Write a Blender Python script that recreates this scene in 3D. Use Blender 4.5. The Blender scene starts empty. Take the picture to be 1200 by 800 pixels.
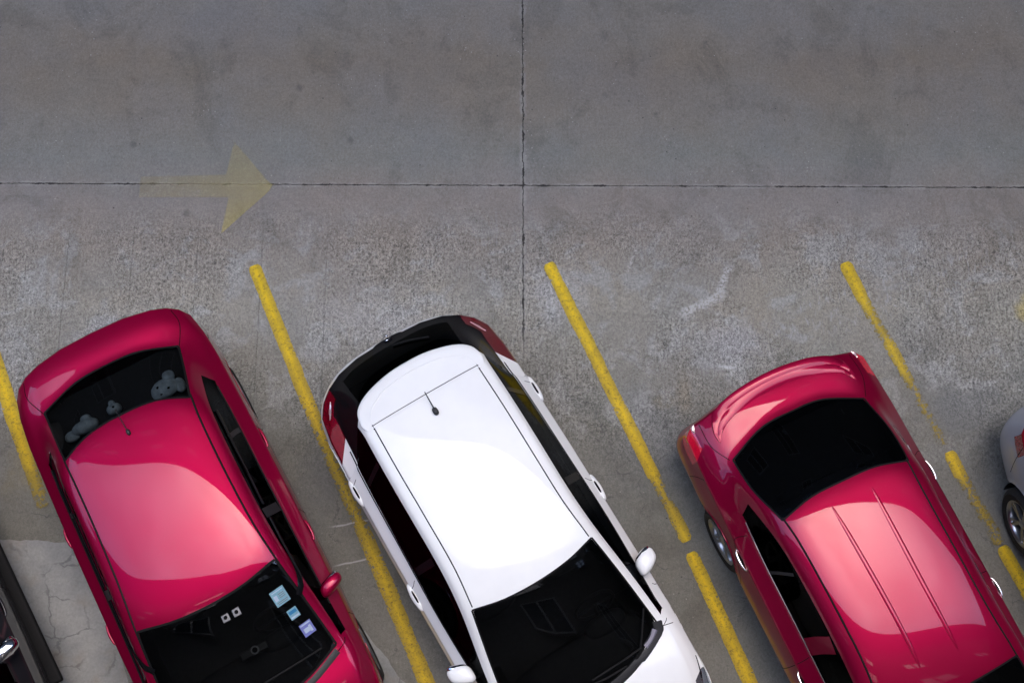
import bpy, bmesh, math, random
from mathutils import Vector, Matrix
from mathutils.bvhtree import BVHTree

random.seed(7)
R = math.radians
sc = bpy.context.scene
C = sc.collection

# ------------------------------------------------------------------ camera
CAM_H = 12.1
FPX = 1550.0
cam_d = bpy.data.cameras.new('camera')
cam = bpy.data.objects.new('camera', cam_d)
C.objects.link(cam)
cam.location = (0, 0, CAM_H)
cam.rotation_euler = (math.atan(1.89e-4 * FPX), 0, 0)
cam_d.sensor_width = 36.0
cam_d.lens = FPX / 1200.0 * 36.0
cam_d.clip_start = 0.1
cam_d.clip_end = 3000
sc.camera = cam

# ------------------------------------------------------------------ sky + sun (overcast)
SUN_EL, SUN_AZ = R(74), R(20)            # azimuth measured from +Y towards +X
w = bpy.data.worlds.new("World")
sc.world = w
w.use_nodes = True
nt = w.node_tree
for n in list(nt.nodes): nt.nodes.remove(n)
sky = nt.nodes.new('ShaderNodeTexSky'); sky.sky_type = 'NISHITA'; sky.sun_disc = False
sky.sun_elevation = SUN_EL; sky.sun_rotation = SUN_AZ
sky.air_density = 1.0; sky.dust_density = 2.0; sky.ozone_density = 1.0
hs = nt.nodes.new('ShaderNodeHueSaturation'); hs.inputs['Saturation'].default_value = 1.3
hs.inputs['Value'].default_value = 1.0
tcw = nt.nodes.new('ShaderNodeTexCoord')
cn = nt.nodes.new('ShaderNodeTexNoise'); cn.inputs['Scale'].default_value = 3.2; cn.inputs['Detail'].default_value = 5; cn.inputs['Roughness'].default_value = 0.5
cr = nt.nodes.new('ShaderNodeMapRange')
cr.inputs['From Min'].default_value = 0.3; cr.inputs['From Max'].default_value = 0.7
cr.inputs['To Min'].default_value = 0.6; cr.inputs['To Max'].default_value = 1.5
mm = nt.nodes.new('ShaderNodeMix'); mm.data_type = 'RGBA'; mm.blend_type = 'MULTIPLY'; mm.inputs[0].default_value = 1.0
bg = nt.nodes.new('ShaderNodeBackground'); bg.inputs['Strength'].default_value = 0.15
ow = nt.nodes.new('ShaderNodeOutputWorld')
nt.links.new(tcw.outputs['Generated'], cn.inputs['Vector'])
nt.links.new(cn.outputs[0], cr.inputs[0])
nt.links.new(sky.outputs[0], hs.inputs['Color'])
nt.links.new(hs.outputs[0], mm.inputs[6])
nt.links.new(cr.outputs[0], mm.inputs[7])
nt.links.new(mm.outputs[2], bg.inputs['Color'])
nt.links.new(bg.outputs[0], ow.inputs['Surface'])

sun_d = bpy.data.lights.new('sun', 'SUN')
sun_d.energy = 0.5
sun_d.angle = R(130)
sun_d.color = (1.0, 0.99, 0.99)
sun = bpy.data.objects.new('sun', sun_d)
C.objects.link(sun)
sd_ = Vector((math.sin(SUN_AZ) * math.cos(SUN_EL), math.cos(SUN_AZ) * math.cos(SUN_EL), math.sin(SUN_EL)))
sun.rotation_euler = sd_.to_track_quat('Z', 'Y').to_euler()
sun.location = (0, 10, 40)

sc.view_settings.view_transform = 'Standard'
sc.view_settings.look = 'None'
sc.view_settings.gamma = 1.0
sc.view_settings.exposure = 2.26

# ------------------------------------------------------------------ node helpers
class G:
    """tiny expression builder for shader trees"""
    def __init__(s, name):
        s.m = bpy.data.materials.new(name); s.m.use_nodes = True
        s.t = s.m.node_tree
        for n in list(s.t.nodes): s.t.nodes.remove(n)
        s.out = s.t.nodes.new('ShaderNodeOutputMaterial')
        tc = s.t.nodes.new('ShaderNodeTexCoord'); s.obj = tc.outputs['Object']
    def put(s, sock, v):
        if hasattr(v, 'links'): s.t.links.new(v, sock)
        elif v is not None:
            if sock.type == 'RGBA' and not hasattr(v, '__len__'): v = (v, v, v, 1)
            elif sock.type == 'RGBA' and len(v) == 3: v = (*v, 1)
            sock.default_value = v
    def math(s, op, a, b=None, c=None, clamp=False):
        n = s.t.nodes.new('ShaderNodeMath'); n.operation = op; n.use_clamp = clamp
        s.put(n.inputs[0], a)
        if b is not None: s.put(n.inputs[1], b)
        if c is not None: s.put(n.inputs[2], c)
        return n.outputs[0]
    def xyz(s, v):
        n = s.t.nodes.new('ShaderNodeSeparateXYZ'); s.put(n.inputs[0], v); return n.outputs
    def comb(s, x, y, z=0.0):
        n = s.t.nodes.new('ShaderNodeCombineXYZ')
        s.put(n.inputs[0], x); s.put(n.inputs[1], y); s.put(n.inputs[2], z); return n.outputs[0]
    def noise(s, v, scale, detail=4, rough=0.55, dist=0.0):
        n = s.t.nodes.new('ShaderNodeTexNoise')
        s.put(n.inputs['Vector'], v); n.inputs['Scale'].default_value = scale
        n.inputs['Detail'].default_value = detail; n.inputs['Roughness'].default_value = rough
        n.inputs['Distortion'].default_value = dist
        return n.outputs[0]
    def voro(s, v, scale, feature='F1', rnd=1.0):
        n = s.t.nodes.new('ShaderNodeTexVoronoi'); n.feature = feature
        s.put(n.inputs['Vector'], v); n.inputs['Scale'].default_value = scale
        n.inputs['Randomness'].default_value = rnd
        return n.outputs
    def mr(s, v, a, b, c=0.0, d=1.0, smooth=True):
        n = s.t.nodes.new('ShaderNodeMapRange')
        n.interpolation_type = 'SMOOTHSTEP' if smooth else 'LINEAR'
        s.put(n.inputs[0], v); n.inputs[1].default_value = a; n.inputs[2].default_value = b
        n.inputs[3].default_value = c; n.inputs[4].default_value = d
        return n.outputs[0]
    def mix(s, f, a, b, mode='MIX'):
        n = s.t.nodes.new('ShaderNodeMix'); n.data_type = 'RGBA'; n.blend_type = mode
        s.put(n.inputs[0], f); s.put(n.inputs[6], a); s.put(n.inputs[7], b); return n.outputs[2]
    def ramp(s, v, stops, interp='LINEAR'):
        n = s.t.nodes.new('ShaderNodeValToRGB'); n.color_ramp.interpolation = interp
        e = n.color_ramp.elements
        while len(e) < len(stops): e.new(0.5)
        for k, (p, c) in enumerate(stops):
            e[k].position = p; e[k].color = (*c, 1) if len(c) == 3 else c
        s.put(n.inputs[0], v); return n.outputs[0]
    def bump(s, h, strength, dist=0.01):
        n = s.t.nodes.new('ShaderNodeBump'); n.inputs['Strength'].default_value = strength
        n.inputs['Distance'].default_value = dist; s.put(n.inputs['Height'], h); return n.outputs[0]
    def pr(s, normal=None, **kw):
        n = s.t.nodes.new('ShaderNodeBsdfPrincipled')
        names = {'color': 'Base Color', 'rough': 'Roughness', 'metal': 'Metallic', 'spec': 'Specular IOR Level',
                 'coat': 'Coat Weight', 'coatr': 'Coat Roughness', 'ior': 'IOR', 'trans': 'Transmission Weight', 'coatior': 'Coat IOR'}
        for k, v in kw.items(): s.put(n.inputs[names[k]], v)
        if normal is not None: s.t.links.new(normal, n.inputs['Normal'])
        return n.outputs[0]
    def done(s, shader):
        s.t.links.new(shader, s.out.inputs['Surface']); return s.m

def simple(name, col, rough=0.5, metal=0.0, spec=0.5, coat=0.0, var=0.08, scale=40, bump=0.0):
    g = G(name)
    n = g.noise(g.obj, scale, 4)
    f = g.mr(n, 0.3, 0.7, 1 - var, 1 + var, False)
    c = g.mix(1.0, col, g.comb(f, f, f), 'MULTIPLY')
    kw = {}
    if bump: kw['normal'] = g.bump(n, bump)
    return g.done(g.pr(color=c, rough=rough, metal=metal, spec=spec, coat=coat, coatr=0.03, **kw))

def paint(name, col, rough=0.35, metal=0.0, coat=1.0, flake=0.06, dust=0.0):
    g = G(name)
    fl = g.voro(g.obj, 900)['Distance'] if flake else 0.5
    k = g.mr(fl, 0.0, 0.8, 1 + flake, 1 - flake, False)
    n2 = g.noise(g.obj, 2.2, 3)
    k2 = g.mr(n2, 0.3, 0.7, 0.96, 1.04, False)
    kk = g.math('MULTIPLY', k, k2)
    c = g.mix(1.0, col, g.comb(kk, kk, kk), 'MULTIPLY')
    # thin dust film: speckled, settles everywhere alike
    d1 = g.noise(g.obj, 70, 6, 0.7); d2 = g.noise(g.obj, 3.0, 4)
    dm = g.math('MULTIPLY', g.mr(d1, 0.5, 0.8), g.mr(d2, 0.35, 0.75))
    c = g.mix(g.math('MULTIPLY', dm, dust), c, (0.32, 0.29, 0.26))
    r = g.math('ADD', rough, g.math('MULTIPLY', dm, 0.1))
    cr_ = g.math('ADD', 0.02, g.math('MULTIPLY', dm, 0.12))
    return g.done(g.pr(color=c, rough=r, metal=metal, coat=coat, coatr=cr_, spec=0.08, coatior=1.34))

def tint_glass(name, tint=0.22, ior=1.45):
    g = G(name)
    t = g.t
    tr = t.nodes.new('ShaderNodeBsdfTransparent'); tr.inputs[0].default_value = (tint * 0.95, tint, tint * 1.02, 1)
    gl = t.nodes.new('ShaderNodeBsdfGlossy'); gl.inputs['Roughness'].default_value = 0.015
    gl.inputs['Color'].default_value = (0.9, 0.95, 1, 1)
    fr = t.nodes.new('ShaderNodeFresnel'); fr.inputs['IOR'].default_value = ior
    mx = t.nodes.new('ShaderNodeMixShader')
    t.links.new(fr.outputs[0], mx.inputs[0]); t.links.new(tr.outputs[0], mx.inputs[1]); t.links.new(gl.outputs[0], mx.inputs[2])
    return g.done(mx.outputs[0])

M = {}
M['red'] = paint('crimson_car_paint', (0.32, 0.0006, 0.038), 0.42, 0.55, 1.0, 0.08, 0.05)
M['red2'] = paint('ruby_car_paint', (0.26, 0.0006, 0.030), 0.42, 0.55, 1.0, 0.08, 0.05)
M['white'] = paint('white_car_paint', (0.87, 0.88, 0.85), 0.35, 0.0, 1.0, 0.02, 0.04)
M['silver'] = paint('silver_car_paint', (0.42, 0.45, 0.52), 0.4, 0.5, 1.0, 0.08, 0.08)
M['blackp'] = paint('black_car_paint', (0.012, 0.012, 0.014), 0.35, 0.0, 1.0, 0.04, 0.05)
M['gloss_black'] = simple('gloss_black_panel', (0.006, 0.006, 0.007), 0.14, 0, 0.15, 0.0)
M['rubber'] = simple('rubber_trim', (0.008, 0.008, 0.008), 0.6, 0, 0.12)
M['seam'] = simple('panel_gap', (0.004, 0.004, 0.004), 0.9, 0, 0.1)
M['plastic'] = simple('black_plastic', (0.02, 0.02, 0.021), 0.5, 0, 0.4, 0, 0.15, 90, 0.15)
M['chrome'] = simple('chrome', (0.8, 0.8, 0.82), 0.08, 1.0, 0.5, 0, 0.02)
M['alloy'] = simple('alloy_rim', (0.42, 0.43, 0.45), 0.28, 0.9, 0.5, 0.3, 0.06)
M['tyre'] = simple('tyre_rubber', (0.02, 0.02, 0.02), 0.8, 0, 0.3, 0, 0.2, 60, 0.3)
M['glass'] = tint_glass('tinted_glass', 0.16)
M['glassf'] = tint_glass('windscreen_glass', 0.32)
M['glassd'] = tint_glass('dark_privacy_glass', 0.04, 1.12)
M['glasst'] = tint_glass('rear_glass', 0.33, 1.3)
M['interior'] = simple('interior_trim', (0.018, 0.018, 0.019), 0.75, 0, 0.3, 0, 0.2, 30, 0.1)
M['seat'] = simple('seat_fabric', (0.03, 0.03, 0.032), 0.9, 0, 0.2, 0, 0.3, 120, 0.2)
M['plush'] = simple('plush_fabric', (0.42, 0.50, 0.53), 0.9, 0, 0.2, 0, 0.35, 18, 0.4)
M['lens_red'] = simple('red_lens', (0.13, 0.002, 0.008), 0.10, 0, 0.5, 1.0, 0.15, 25)
M['lens_bright'] = simple('bright_red_lens', (0.55, 0.006, 0.03), 0.08, 0, 0.5, 1.0, 0.2, 25)
M['lens_deep'] = simple('deep_red_lens', (0.22, 0.003, 0.012), 0.08, 0, 0.5, 1.0, 0.2, 25)
M['darkchrome'] = simple('satin_chrome', (0.10, 0.09, 0.095), 0.22, 1.0)
M['lens_pale'] = simple('pale_reflector', (0.65, 0.45, 0.45), 0.15, 0.3, 0.5, 1.0, 0.1)
M['lens_clear'] = simple('clear_lens', (0.20, 0.21, 0.23), 0.08, 0.6, 0.5, 1.0, 0.15)
M['orange'] = simple('amber_lens', (0.55, 0.35, 0.28), 0.2, 0, 0.5, 0.8)
M['sticker_cyan'] = simple('pale_cyan_sticker', (0.20, 0.38, 0.45), 0.5, 0, 0.3, 0, 0.12, 60)
M['sticker_white'] = simple('white_sticker_print', (0.42, 0.5, 0.6), 0.5)
M['sticker_blue'] = simple('blue_sticker_print', (0.02, 0.18, 0.36), 0.5)
M['sticker_violet'] = simple('violet_sticker', (0.16, 0.18, 0.45), 0.5)
M['grey'] = simple('mid_grey_plastic', (0.16, 0.16, 0.16), 0.4)
M['ledpatch'] = simple('grey_cowl_cover', (0.16, 0.155, 0.20), 0.5)

# ------------------------------------------------------------------ object helpers
def link(name, me, mat=None, parent=None):
    o = bpy.data.objects.new(name, me)
    C.objects.link(o)
    if mat is not None:
        me.materials.clear() if me.materials else None
        for m in (mat if isinstance(mat, (list, tuple)) else [mat]): me.materials.append(m)
    if parent is not None: o.parent = parent
    return o

def bm_obj(name, bm, mat, parent=None, smooth=True, angle=40):
    me = bpy.data.meshes.new(name)
    bmesh.ops.recalc_face_normals(bm, faces=bm.faces)
    bm.to_mesh(me); bm.free()
    if smooth:
        for p in me.polygons: p.use_smooth = True
        if hasattr(me, 'set_sharp_from_angle'): me.set_sharp_from_angle(angle=R(angle))
    return link(name, me, mat, parent)

def tag(o, label, cat, group=None, kind=None):
    if label: o['label'] = label
    if cat: o['category'] = cat
    if group: o['group'] = group
    if kind: o['kind'] = kind
    return o

def box(bm, cx, cy, cz, sx, sy, sz, bev=0.0, rz=0.0):
    r = bmesh.ops.create_cube(bm, size=1.0)
    vs = r['verts']
    bmesh.ops.scale(bm, vec=(sx, sy, sz), verts=vs)
    if bev:
        es = list({e for v in vs for e in v.link_edges})
        rr = bmesh.ops.bevel(bm, geom=es, offset=bev, segments=3, affect='EDGES', profile=0.6)
        vs = list({v for f in rr['faces'] for v in f.verts} | {v for v in vs if v.is_valid})
    if rz: bmesh.ops.rotate(bm, cent=(0, 0, 0), matrix=Matrix.Rotation(rz, 3, 'Z'), verts=vs)
    bmesh.ops.translate(bm, vec=(cx, cy, cz), verts=vs)
    return vs

def tube(bm, pts, rad, seg=8, cap=True):
    pts = [Vector(p) for p in pts]
    rads = rad if isinstance(rad, (list, tuple)) else [rad] * len(pts)
    rings = []
    for i, p in enumerate(pts):
        t = (pts[min(i + 1, len(pts) - 1)] - pts[max(i - 1, 0)]).normalized()
        a = t.orthogonal().normalized() if abs(t.z) > 0.95 else Vector((0, 0, 1)).cross(t).normalized()
        b = t.cross(a)
        rings.append([bm.verts.new(p + (a * math.cos(k * 2 * math.pi / seg) + b * math.sin(k * 2 * math.pi / seg)) * rads[i]) for k in range(seg)])
    for a, b in zip(rings, rings[1:]):
        for k in range(seg): bm.faces.new((a[k], a[(k + 1) % seg], b[(k + 1) % seg], b[k]))
    if cap:
        bm.faces.new(rings[0]); bm.faces.new(rings[-1])

def crom(pts, n=8):
    pts = [Vector(p) for p in pts]
    if len(pts) < 3:
        return [pts[0].lerp(pts[1], k / n) for k in range(n + 1)]
    out = []
    P = [2 * pts[0] - pts[1]] + pts + [2 * pts[-1] - pts[-2]]
    for i in range(1, len(P) - 2):
        for k in range(n):
            t = k / n
            out.append(0.5 * ((2 * P[i]) + (P[i + 1] - P[i - 1]) * t + (2 * P[i - 1] - 5 * P[i] + 4 * P[i + 1] - P[i + 2]) * t * t
                              + (-P[i - 1] + 3 * P[i] - 3 * P[i + 1] + P[i + 2]) * t ** 3))
    out.append(pts[-1]); return out

# ------------------------------------------------------------------ ground
def ground_material():
    g = G('weathered_concrete')
    X, Y, Z = g.xyz(g.obj)
    p = g.obj
    big = g.noise(p, 0.9, 5, 0.6)
    med = g.noise(p, 4.0, 6, 0.62)
    fine = g.noise(p, 34, 8, 0.8)
    grit = g.noise(p, 95, 5, 0.8)
    wob = g.math('MULTIPLY', g.math('SUBTRACT', g.noise(p, 1.6, 4), 0.5), 0.55)
    yy = g.math('ADD', Y, wob)
    # colour bands of the concrete by distance from the stalls; far lane brightened to offset shade
    t = g.mr(yy, -1.0, 9.0, 0, 1, False)
    def yp(v): return (v + 1.0) / 10.0
    bands = g.ramp(t, [(yp(0.0), (0.172, 0.170, 0.145)), (yp(2.2), (0.164, 0.161, 0.137)), (yp(3.1), (0.212, 0.204, 0.170)),
                       (yp(3.9), (0.273, 0.254, 0.202)), (yp(4.6), (0.240, 0.212, 0.172)), (yp(5.0), (0.228, 0.201, 0.170)),
                       (yp(5.45), (0.198, 0.193, 0.162)), (yp(6.0), (0.198, 0.175, 0.138)), (yp(6.5), (0.194, 0.163, 0.122)),
                       (yp(7.1), (0.204, 0.183, 0.149)), (yp(8.0), (0.198, 0.183, 0.150))])
    # large soft tint variation
    c = g.mix(g.mr(big, 0.38, 0.66, 0, .25), bands, (0.20, 0.20, 0.195), 'MIX')
    k = g.mr(med, 0.28, 0.72, 0.92, 1.08, False)
    c = g.mix(1.0, c, g.comb(k, k, k), 'MULTIPLY')
    tintn = g.noise(g.comb(g.math('ADD', X, 31.0), Y), 1.3, 4)
    c = g.mix(g.mr(tintn, 0.4, 0.7, 0, 0.45), c, g.mix(1.0, c, (0.93, 1.0, 1.07), 'MULTIPLY'))
    tint2 = g.noise(g.comb(g.math('ADD', X, 71.0), Y), 0.8, 4)
    c = g.mix(g.mr(tint2, 0.45, 0.65, 0, 0.6), c, g.mix(1.0, c, (1.02, 0.99, 0.97), 'MULTIPLY'))
    # blotches: (x, y, radius x, radius y, colour, strength)
    def blob(cx, cy, rx, ry, col, st, c, edge=0.5):
        dx = g.math('DIVIDE', g.math('SUBTRACT', X, cx), rx)
        dy = g.math('DIVIDE', g.math('SUBTRACT', Y, cy), ry)
        d = g.math('SQRT', g.math('ADD', g.math('MULTIPLY', dx, dx), g.math('MULTIPLY', dy, dy)))
        d = g.math('ADD', d, g.math('MULTIPLY', g.math('SUBTRACT', med, 0.5), 1.6))
        d = g.math('ADD', d, g.math('MULTIPLY', g.math('SUBTRACT', fine, 0.5), 0.5))
        return g.mix(g.math('MULTIPLY', g.mr(d, 1.0, 1.0 - edge), st), c, col)
    for b in BLOBS: c = blob(*b[:6], c, b[6])
    # laitance: pale, hard-edged clouds in the belt and darker oily tracks lower down
    lai = g.math('MULTIPLY', g.mr(g.noise(g.comb(g.math('ADD', X, 2.0), Y), 2.3, 8, 0.7, 0.5), 0.50, 0.60), g.math('MULTIPLY', g.mr(Y, 1.8, 3.2), g.mr(Y, 5.1, 4.4)))
    c = g.mix(g.math('MULTIPLY', lai, 0.55), c, (0.32, 0.32, 0.295))
    dk = g.mr(g.noise(g.comb(g.math('ADD', X, 41.0), g.math('MULTIPLY', Y, 0.8)), 1.7, 7, 0.68, 0.6), 0.52, 0.64)
    c = g.mix(g.math('MULTIPLY', dk, 0.42), c, g.mix(1.0, c, (0.62, 0.62, 0.60), 'MULTIPLY'))
    # roughness zone: eroded, broom-finished belt below the long joint
    belt = g.math('MULTIPLY', g.mr(yy, 2.0, 3.1), g.mr(yy, 5.0, 4.4))
    worn = g.math('MULTIPLY', belt, g.mr(g.noise(g.comb(g.math('ADD', X, 5.0), Y), 0.9, 4), 0.36, 0.56, 0.25, 1.0))
    gamp = g.math('ADD', 0.50, g.math('MULTIPLY', worn, 1.3))
    sq = g.comb(X, g.math('MULTIPLY', Y, 0.72))
    spk = g.mr(g.noise(sq, 46, 3, 0.6, 0.6), 0.36, 0.64, -1, 1, False)
    spk2 = g.mr(g.noise(g.comb(g.math('ADD', X, 3.3), Y), 95, 2, 0.5), 0.34, 0.66, -1, 1, False)
    lump = g.mr(g.noise(g.comb(g.math('ADD', X, 7.7), Y), 15, 4, 0.6, 1.0), 0.32, 0.68, -1, 1, False)
    gr = g.math('ADD', g.math('MULTIPLY', g.math('SUBTRACT', fine, 0.5), 0.9), g.math('ADD', g.math('MULTIPLY', spk, 0.20), g.math('MULTIPLY', spk2, 0.19)))
    gr = g.math('ADD', gr, g.math('MULTIPLY', lump, 0.09))
    broom = g.noise(g.comb(g.math('MULTIPLY', X, 38.0), g.math('MULTIPLY', Y, 5.0)), 1.0, 5, 0.7, 0.4)
    gr = g.math('ADD', gr, g.math('MULTIPLY', g.math('MULTIPLY', g.math('SUBTRACT', broom, 0.5), 0.5), g.math('ADD', 0.1, worn)))
    gk = g.math('ADD', 1.0, g.math('MULTIPLY', gr, gamp))
    gk = g.math('MAXIMUM', gk, 0.3)
    c = g.mix(1.0, c, g.comb(gk, gk, gk), 'MULTIPLY')
    # pale chips
    chip = g.math('MULTIPLY', g.mr(g.noise(g.comb(g.math('ADD', X, 13.0), Y), 30, 6, 0.7), 0.62, 0.74), g.math('ADD', 0.15, g.math('MULTIPLY', worn, 0.9)))
    c = g.mix(g.math('MULTIPLY', chip, 0.75), c, (0.46, 0.46, 0.44))
    # dark pores
    vd = g.voro(g.comb(g.math('ADD', X, g.math('MULTIPLY', fine, 0.03)), Y), 9.0)
    pr_ = g.math('MULTIPLY', g.mr(vd['Distance'], 0.085, 0.03), g.mr(g.xyz(vd['Color'])[0], 0.62, 0.72))
    vs = g.voro(g.comb(X, g.math('ADD', Y, g.math('MULTIPLY', fine, 0.02))), 34.0)
    ps = g.math('MULTIPLY', g.mr(vs['Distance'], 0.26, 0.10), g.mr(g.xyz(vs['Color'])[1], 0.55, 0.65))
    ps = g.math('MULTIPLY', ps, g.math('ADD', 0.18, g.math('MULTIPLY', worn, 0.8)))
    pores = g.math('MAXIMUM', pr_, g.math('MULTIPLY', ps, 0.75))
    c = g.mix(g.math('MULTIPLY', pores, 0.8), c, (0.035, 0.033, 0.03))
    vo = g.voro(g.comb(g.math('ADD', X, g.math('MULTIPLY', fine, 0.06)), g.math('ADD', Y, 17.0)), 1.9)
    oil = g.math('MULTIPLY', g.mr(g.math('ADD', vo['Distance'], g.math('MULTIPLY', g.math('SUBTRACT', fine, .5), .12)), 0.11, 0.03), g.mr(g.xyz(vo['Color'])[0], 0.55, 0.7))
    c = g.mix(g.math('MULTIPLY', oil, 0.45), c, (0.07, 0.065, 0.058))
    # pale grit specks scattered on the lane
    v3 = g.voro(p, 21.0)
    sp = g.math('MULTIPLY', g.mr(v3['Distance'], 0.16, 0.06), g.math('MULTIPLY', g.mr(g.xyz(v3['Color'])[2], 0.72, 0.8), g.mr(g.noise(p, 1.4, 3), 0.5, 0.62)))
    c = g.mix(g.math('MULTIPLY', sp, 0.6), c, (0.5, 0.48, 0.42))
    # streaks: chalky scrape marks (segment distance)
    def seg(x0, y0, x1, y1, wd, col, st, c, fr=0.5):
        L = math.hypot(x1 - x0, y1 - y0); ux, uy = (x1 - x0) / L, (y1 - y0) / L
        dx = g.math('SUBTRACT', X, x0); dy = g.math('SUBTRACT', Y, y0)
        al = g.math('ADD', g.math('MULTIPLY', dx, ux), g.math('MULTIPLY', dy, uy))
        ac = g.math('ABSOLUTE', g.math('ADD', g.math('ADD', g.math('MULTIPLY', dx, -uy), g.math('MULTIPLY', dy, ux)), g.math('MULTIPLY', g.math('SUBTRACT', med, 0.5), wd * 3)))
        m = g.math('MULTIPLY', g.mr(ac, wd, wd * 0.2), g.math('MULTIPLY', g.mr(al, -0.05, 0.06), g.mr(al, L + 0.05, L - 0.06)))
        m = g.math('MULTIPLY', m, g.mr(fine, fr - 0.07, fr + 0.05))
        return g.mix(g.math('MULTIPLY', m, st), c, col)
    for s_ in STREAKS: c = seg(*s_[:7], c, s_[7])
    # row of tyre scuffs: short pale dashes in an arc
    dash = g.noise(g.comb(g.math('MULTIPLY', X, 26.0), g.math('MULTIPLY', Y, 9.0)), 1.0, 3, 0.6, 0.8)
    arc = g.math('SUBTRACT', Y, g.math('ADD', 3.62, g.math('MULTIPLY', g.math('SUBTRACT', X, 2.3), 0.30)))
    am = g.math('MULTIPLY', g.mr(g.math('ABSOLUTE', arc), 0.34, 0.12), g.math('MULTIPLY', g.mr(X, 1.9, 2.5), g.mr(X, 4.9, 4.3)))
    c = g.mix(g.math('MULTIPLY', g.math('MULTIPLY', am, g.mr(dash, 0.56, 0.66)), 0.45), c, (0.40, 0.40, 0.39))
    # slab joints, with chipped arrises
    jn = g.noise(p, 14, 5, 0.7); jn2 = g.noise(p, 2.5, 3)
    jx = g.math('ADD', g.math('SUBTRACT', X, 0.11), g.math('ADD', g.math('MULTIPLY', g.math('SUBTRACT', jn, 0.5), 0.05), g.math('MULTIPLY', g.math('SUBTRACT', jn2, 0.5), 0.02)))
    jy = g.math('ADD', g.math('SUBTRACT', g.math('ADD', Y, g.math('MULTIPLY', X, 0.0045)), 5.148), g.math('MULTIPLY', g.math('SUBTRACT', jn, 0.5), 0.03))
    vw = g.mr(g.noise(p, 5.5, 5, 0.7), 0.48, 0.66, 0.0, 0.011)
    ax_ = g.math('SUBTRACT', g.math('ABSOLUTE', jx), vw); ay_ = g.math('SUBTRACT', g.math('ABSOLUTE', jy), g.math('MULTIPLY', vw, 0.8))
    lx = g.math('MULTIPLY', g.mr(ax_, 0.007, 0.001), g.mr(yy, 3.0, 3.9, 0.15, 1.0))
    ly = g.mr(ay_, 0.006, 0.001)
    jm = g.math('MULTIPLY', g.math('MAXIMUM', lx, ly), g.mr(g.noise(p, 6, 4), 0.28, 0.45, 0.45, 1.0))
    # pale rim of dust along joints
    rim = g.math('MULTIPLY', g.math('MAXIMUM', g.math('MULTIPLY', g.mr(g.math('ABSOLUTE', jx), 0.05, 0.01), g.mr(Y, 3.0, 4.0)), g.mr(g.math('ABSOLUTE', jy), 0.035, 0.01)), g.mr(med, 0.42, 0.6))
    c = g.mix(g.math('MULTIPLY', rim, 0.35), c, (0.36, 0.35, 0.32))
    c = g.mix(g.math('MULTIPLY', jm, 0.92), c, (0.022, 0.02, 0.018))
    # faint drag lines, 0.6 m apart, left of the belt
    fx = g.math('ABSOLUTE', g.math('SUBTRACT', g.math('FRACT', g.math('DIVIDE', g.math('ADD', g.math('ADD', X, 4.62), g.math('MULTIPLY', jn, 0.03)), 0.63)), 0.5))
    fl = g.math('MULTIPLY', g.mr(fx, 0.016, 0.004), g.math('MULTIPLY', belt, g.math('MULTIPLY', g.mr(X, -1.0, -2.0), g.mr(fine, 0.42, 0.56))))
    c = g.mix(g.math('MULTIPLY', fl, 0.55), c, (0.05, 0.048, 0.045))
    # hairline cracks in the bays
    v = g.comb(g.math('ADD', X, g.math('MULTIPLY', med, 0.5)), g.math('ADD', Y, g.math('MULTIPLY', big, 0.6)))
    ed = g.voro(v, 1.1, 'DISTANCE_TO_EDGE')['Distance']
    ck = g.math('MULTIPLY', g.mr(ed, 0.008, 0.002), g.math('MULTIPLY', g.mr(yy, 3.4, 2.6), g.mr(med, 0.45, 0.55)))
    c = g.mix(g.math('MULTIPLY', ck, 0.5), c, (0.06, 0.06, 0.06))
    h = g.math('ADD', g.math('MULTIPLY', fine, g.math('ADD', 0.25, worn)), g.math('MULTIPLY', grit, 0.35))
    h = g.math('SUBTRACT', h, g.math('MULTIPLY', g.math('MAXIMUM', jm, pores), 1.6))
    nb = g.bump(h, 0.55, 0.006)
    r = g.mr(med, 0.3, 0.7, 0.72, 0.95, False)
    return g.done(g.pr(normal=nb, color=c, rough=r, spec=0.25))

BLOBS = [(-1.95, 3.30, 0.16, 0.10, (.16, .13, .07), 0.55, 0.6), (1.42, 2.95, 0.14, 0.10, (.17, .14, .08), 0.5, 0.6),
         (1.62, 3.05, 0.12, 0.3, (.20, .16, .10), 0.4, 0.7), (4.97, 3.86, 0.16, 0.20, (.42, .33, .09), 0.55, 0.7),
         (-4.35, 2.35, 0.45, 0.42, (.26, .22, .12), 0.45, 0.8), (-3.7, 3.5, 0.7, 0.35, (.34, .35, .37), 0.5, 0.9),
         (-1.25, 3.75, 1.0, 0.45, (.34, .33, .31), 0.5, 0.9), (0.45, 4.0, 0.4, 0.4, (.38, .38, .37), 0.55, 0.9),
         (2.1, 3.5, 0.5, 0.35, (.35, .35, .35), 0.5, 0.9), (3.3, 6.5, 0.9, 0.35, (.17, .15, .125), 0.4, 0.9),
         (-0.9, 6.5, 0.7, 0.45, (.18, .16, .13), 0.45, 0.9), (1.15, 6.3, 0.9, 0.4, (.175, .155, .13), 0.4, 0.9),
         (-3.0, 6.9, 0.9, 0.4, (.18, .165, .15), 0.4, 0.9), (4.3, 2.9, 0.8, 0.5, (.135, .142, .145), 0.5, 0.9),
         (1.3, 2.6, 0.5, 0.6, (.14, .147, .147), 0.45, 0.9), (-1.7, 2.2, 0.4, 0.7, (.115, .12, .12), 0.45, 0.9),
         (1.35, 1.6, 0.35, 0.3, (.10, .095, .075), 0.45, 0.8), (1.75, 1.0, 0.3, 0.5, (.13, .115, .09), 0.4, 0.9)]
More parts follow.
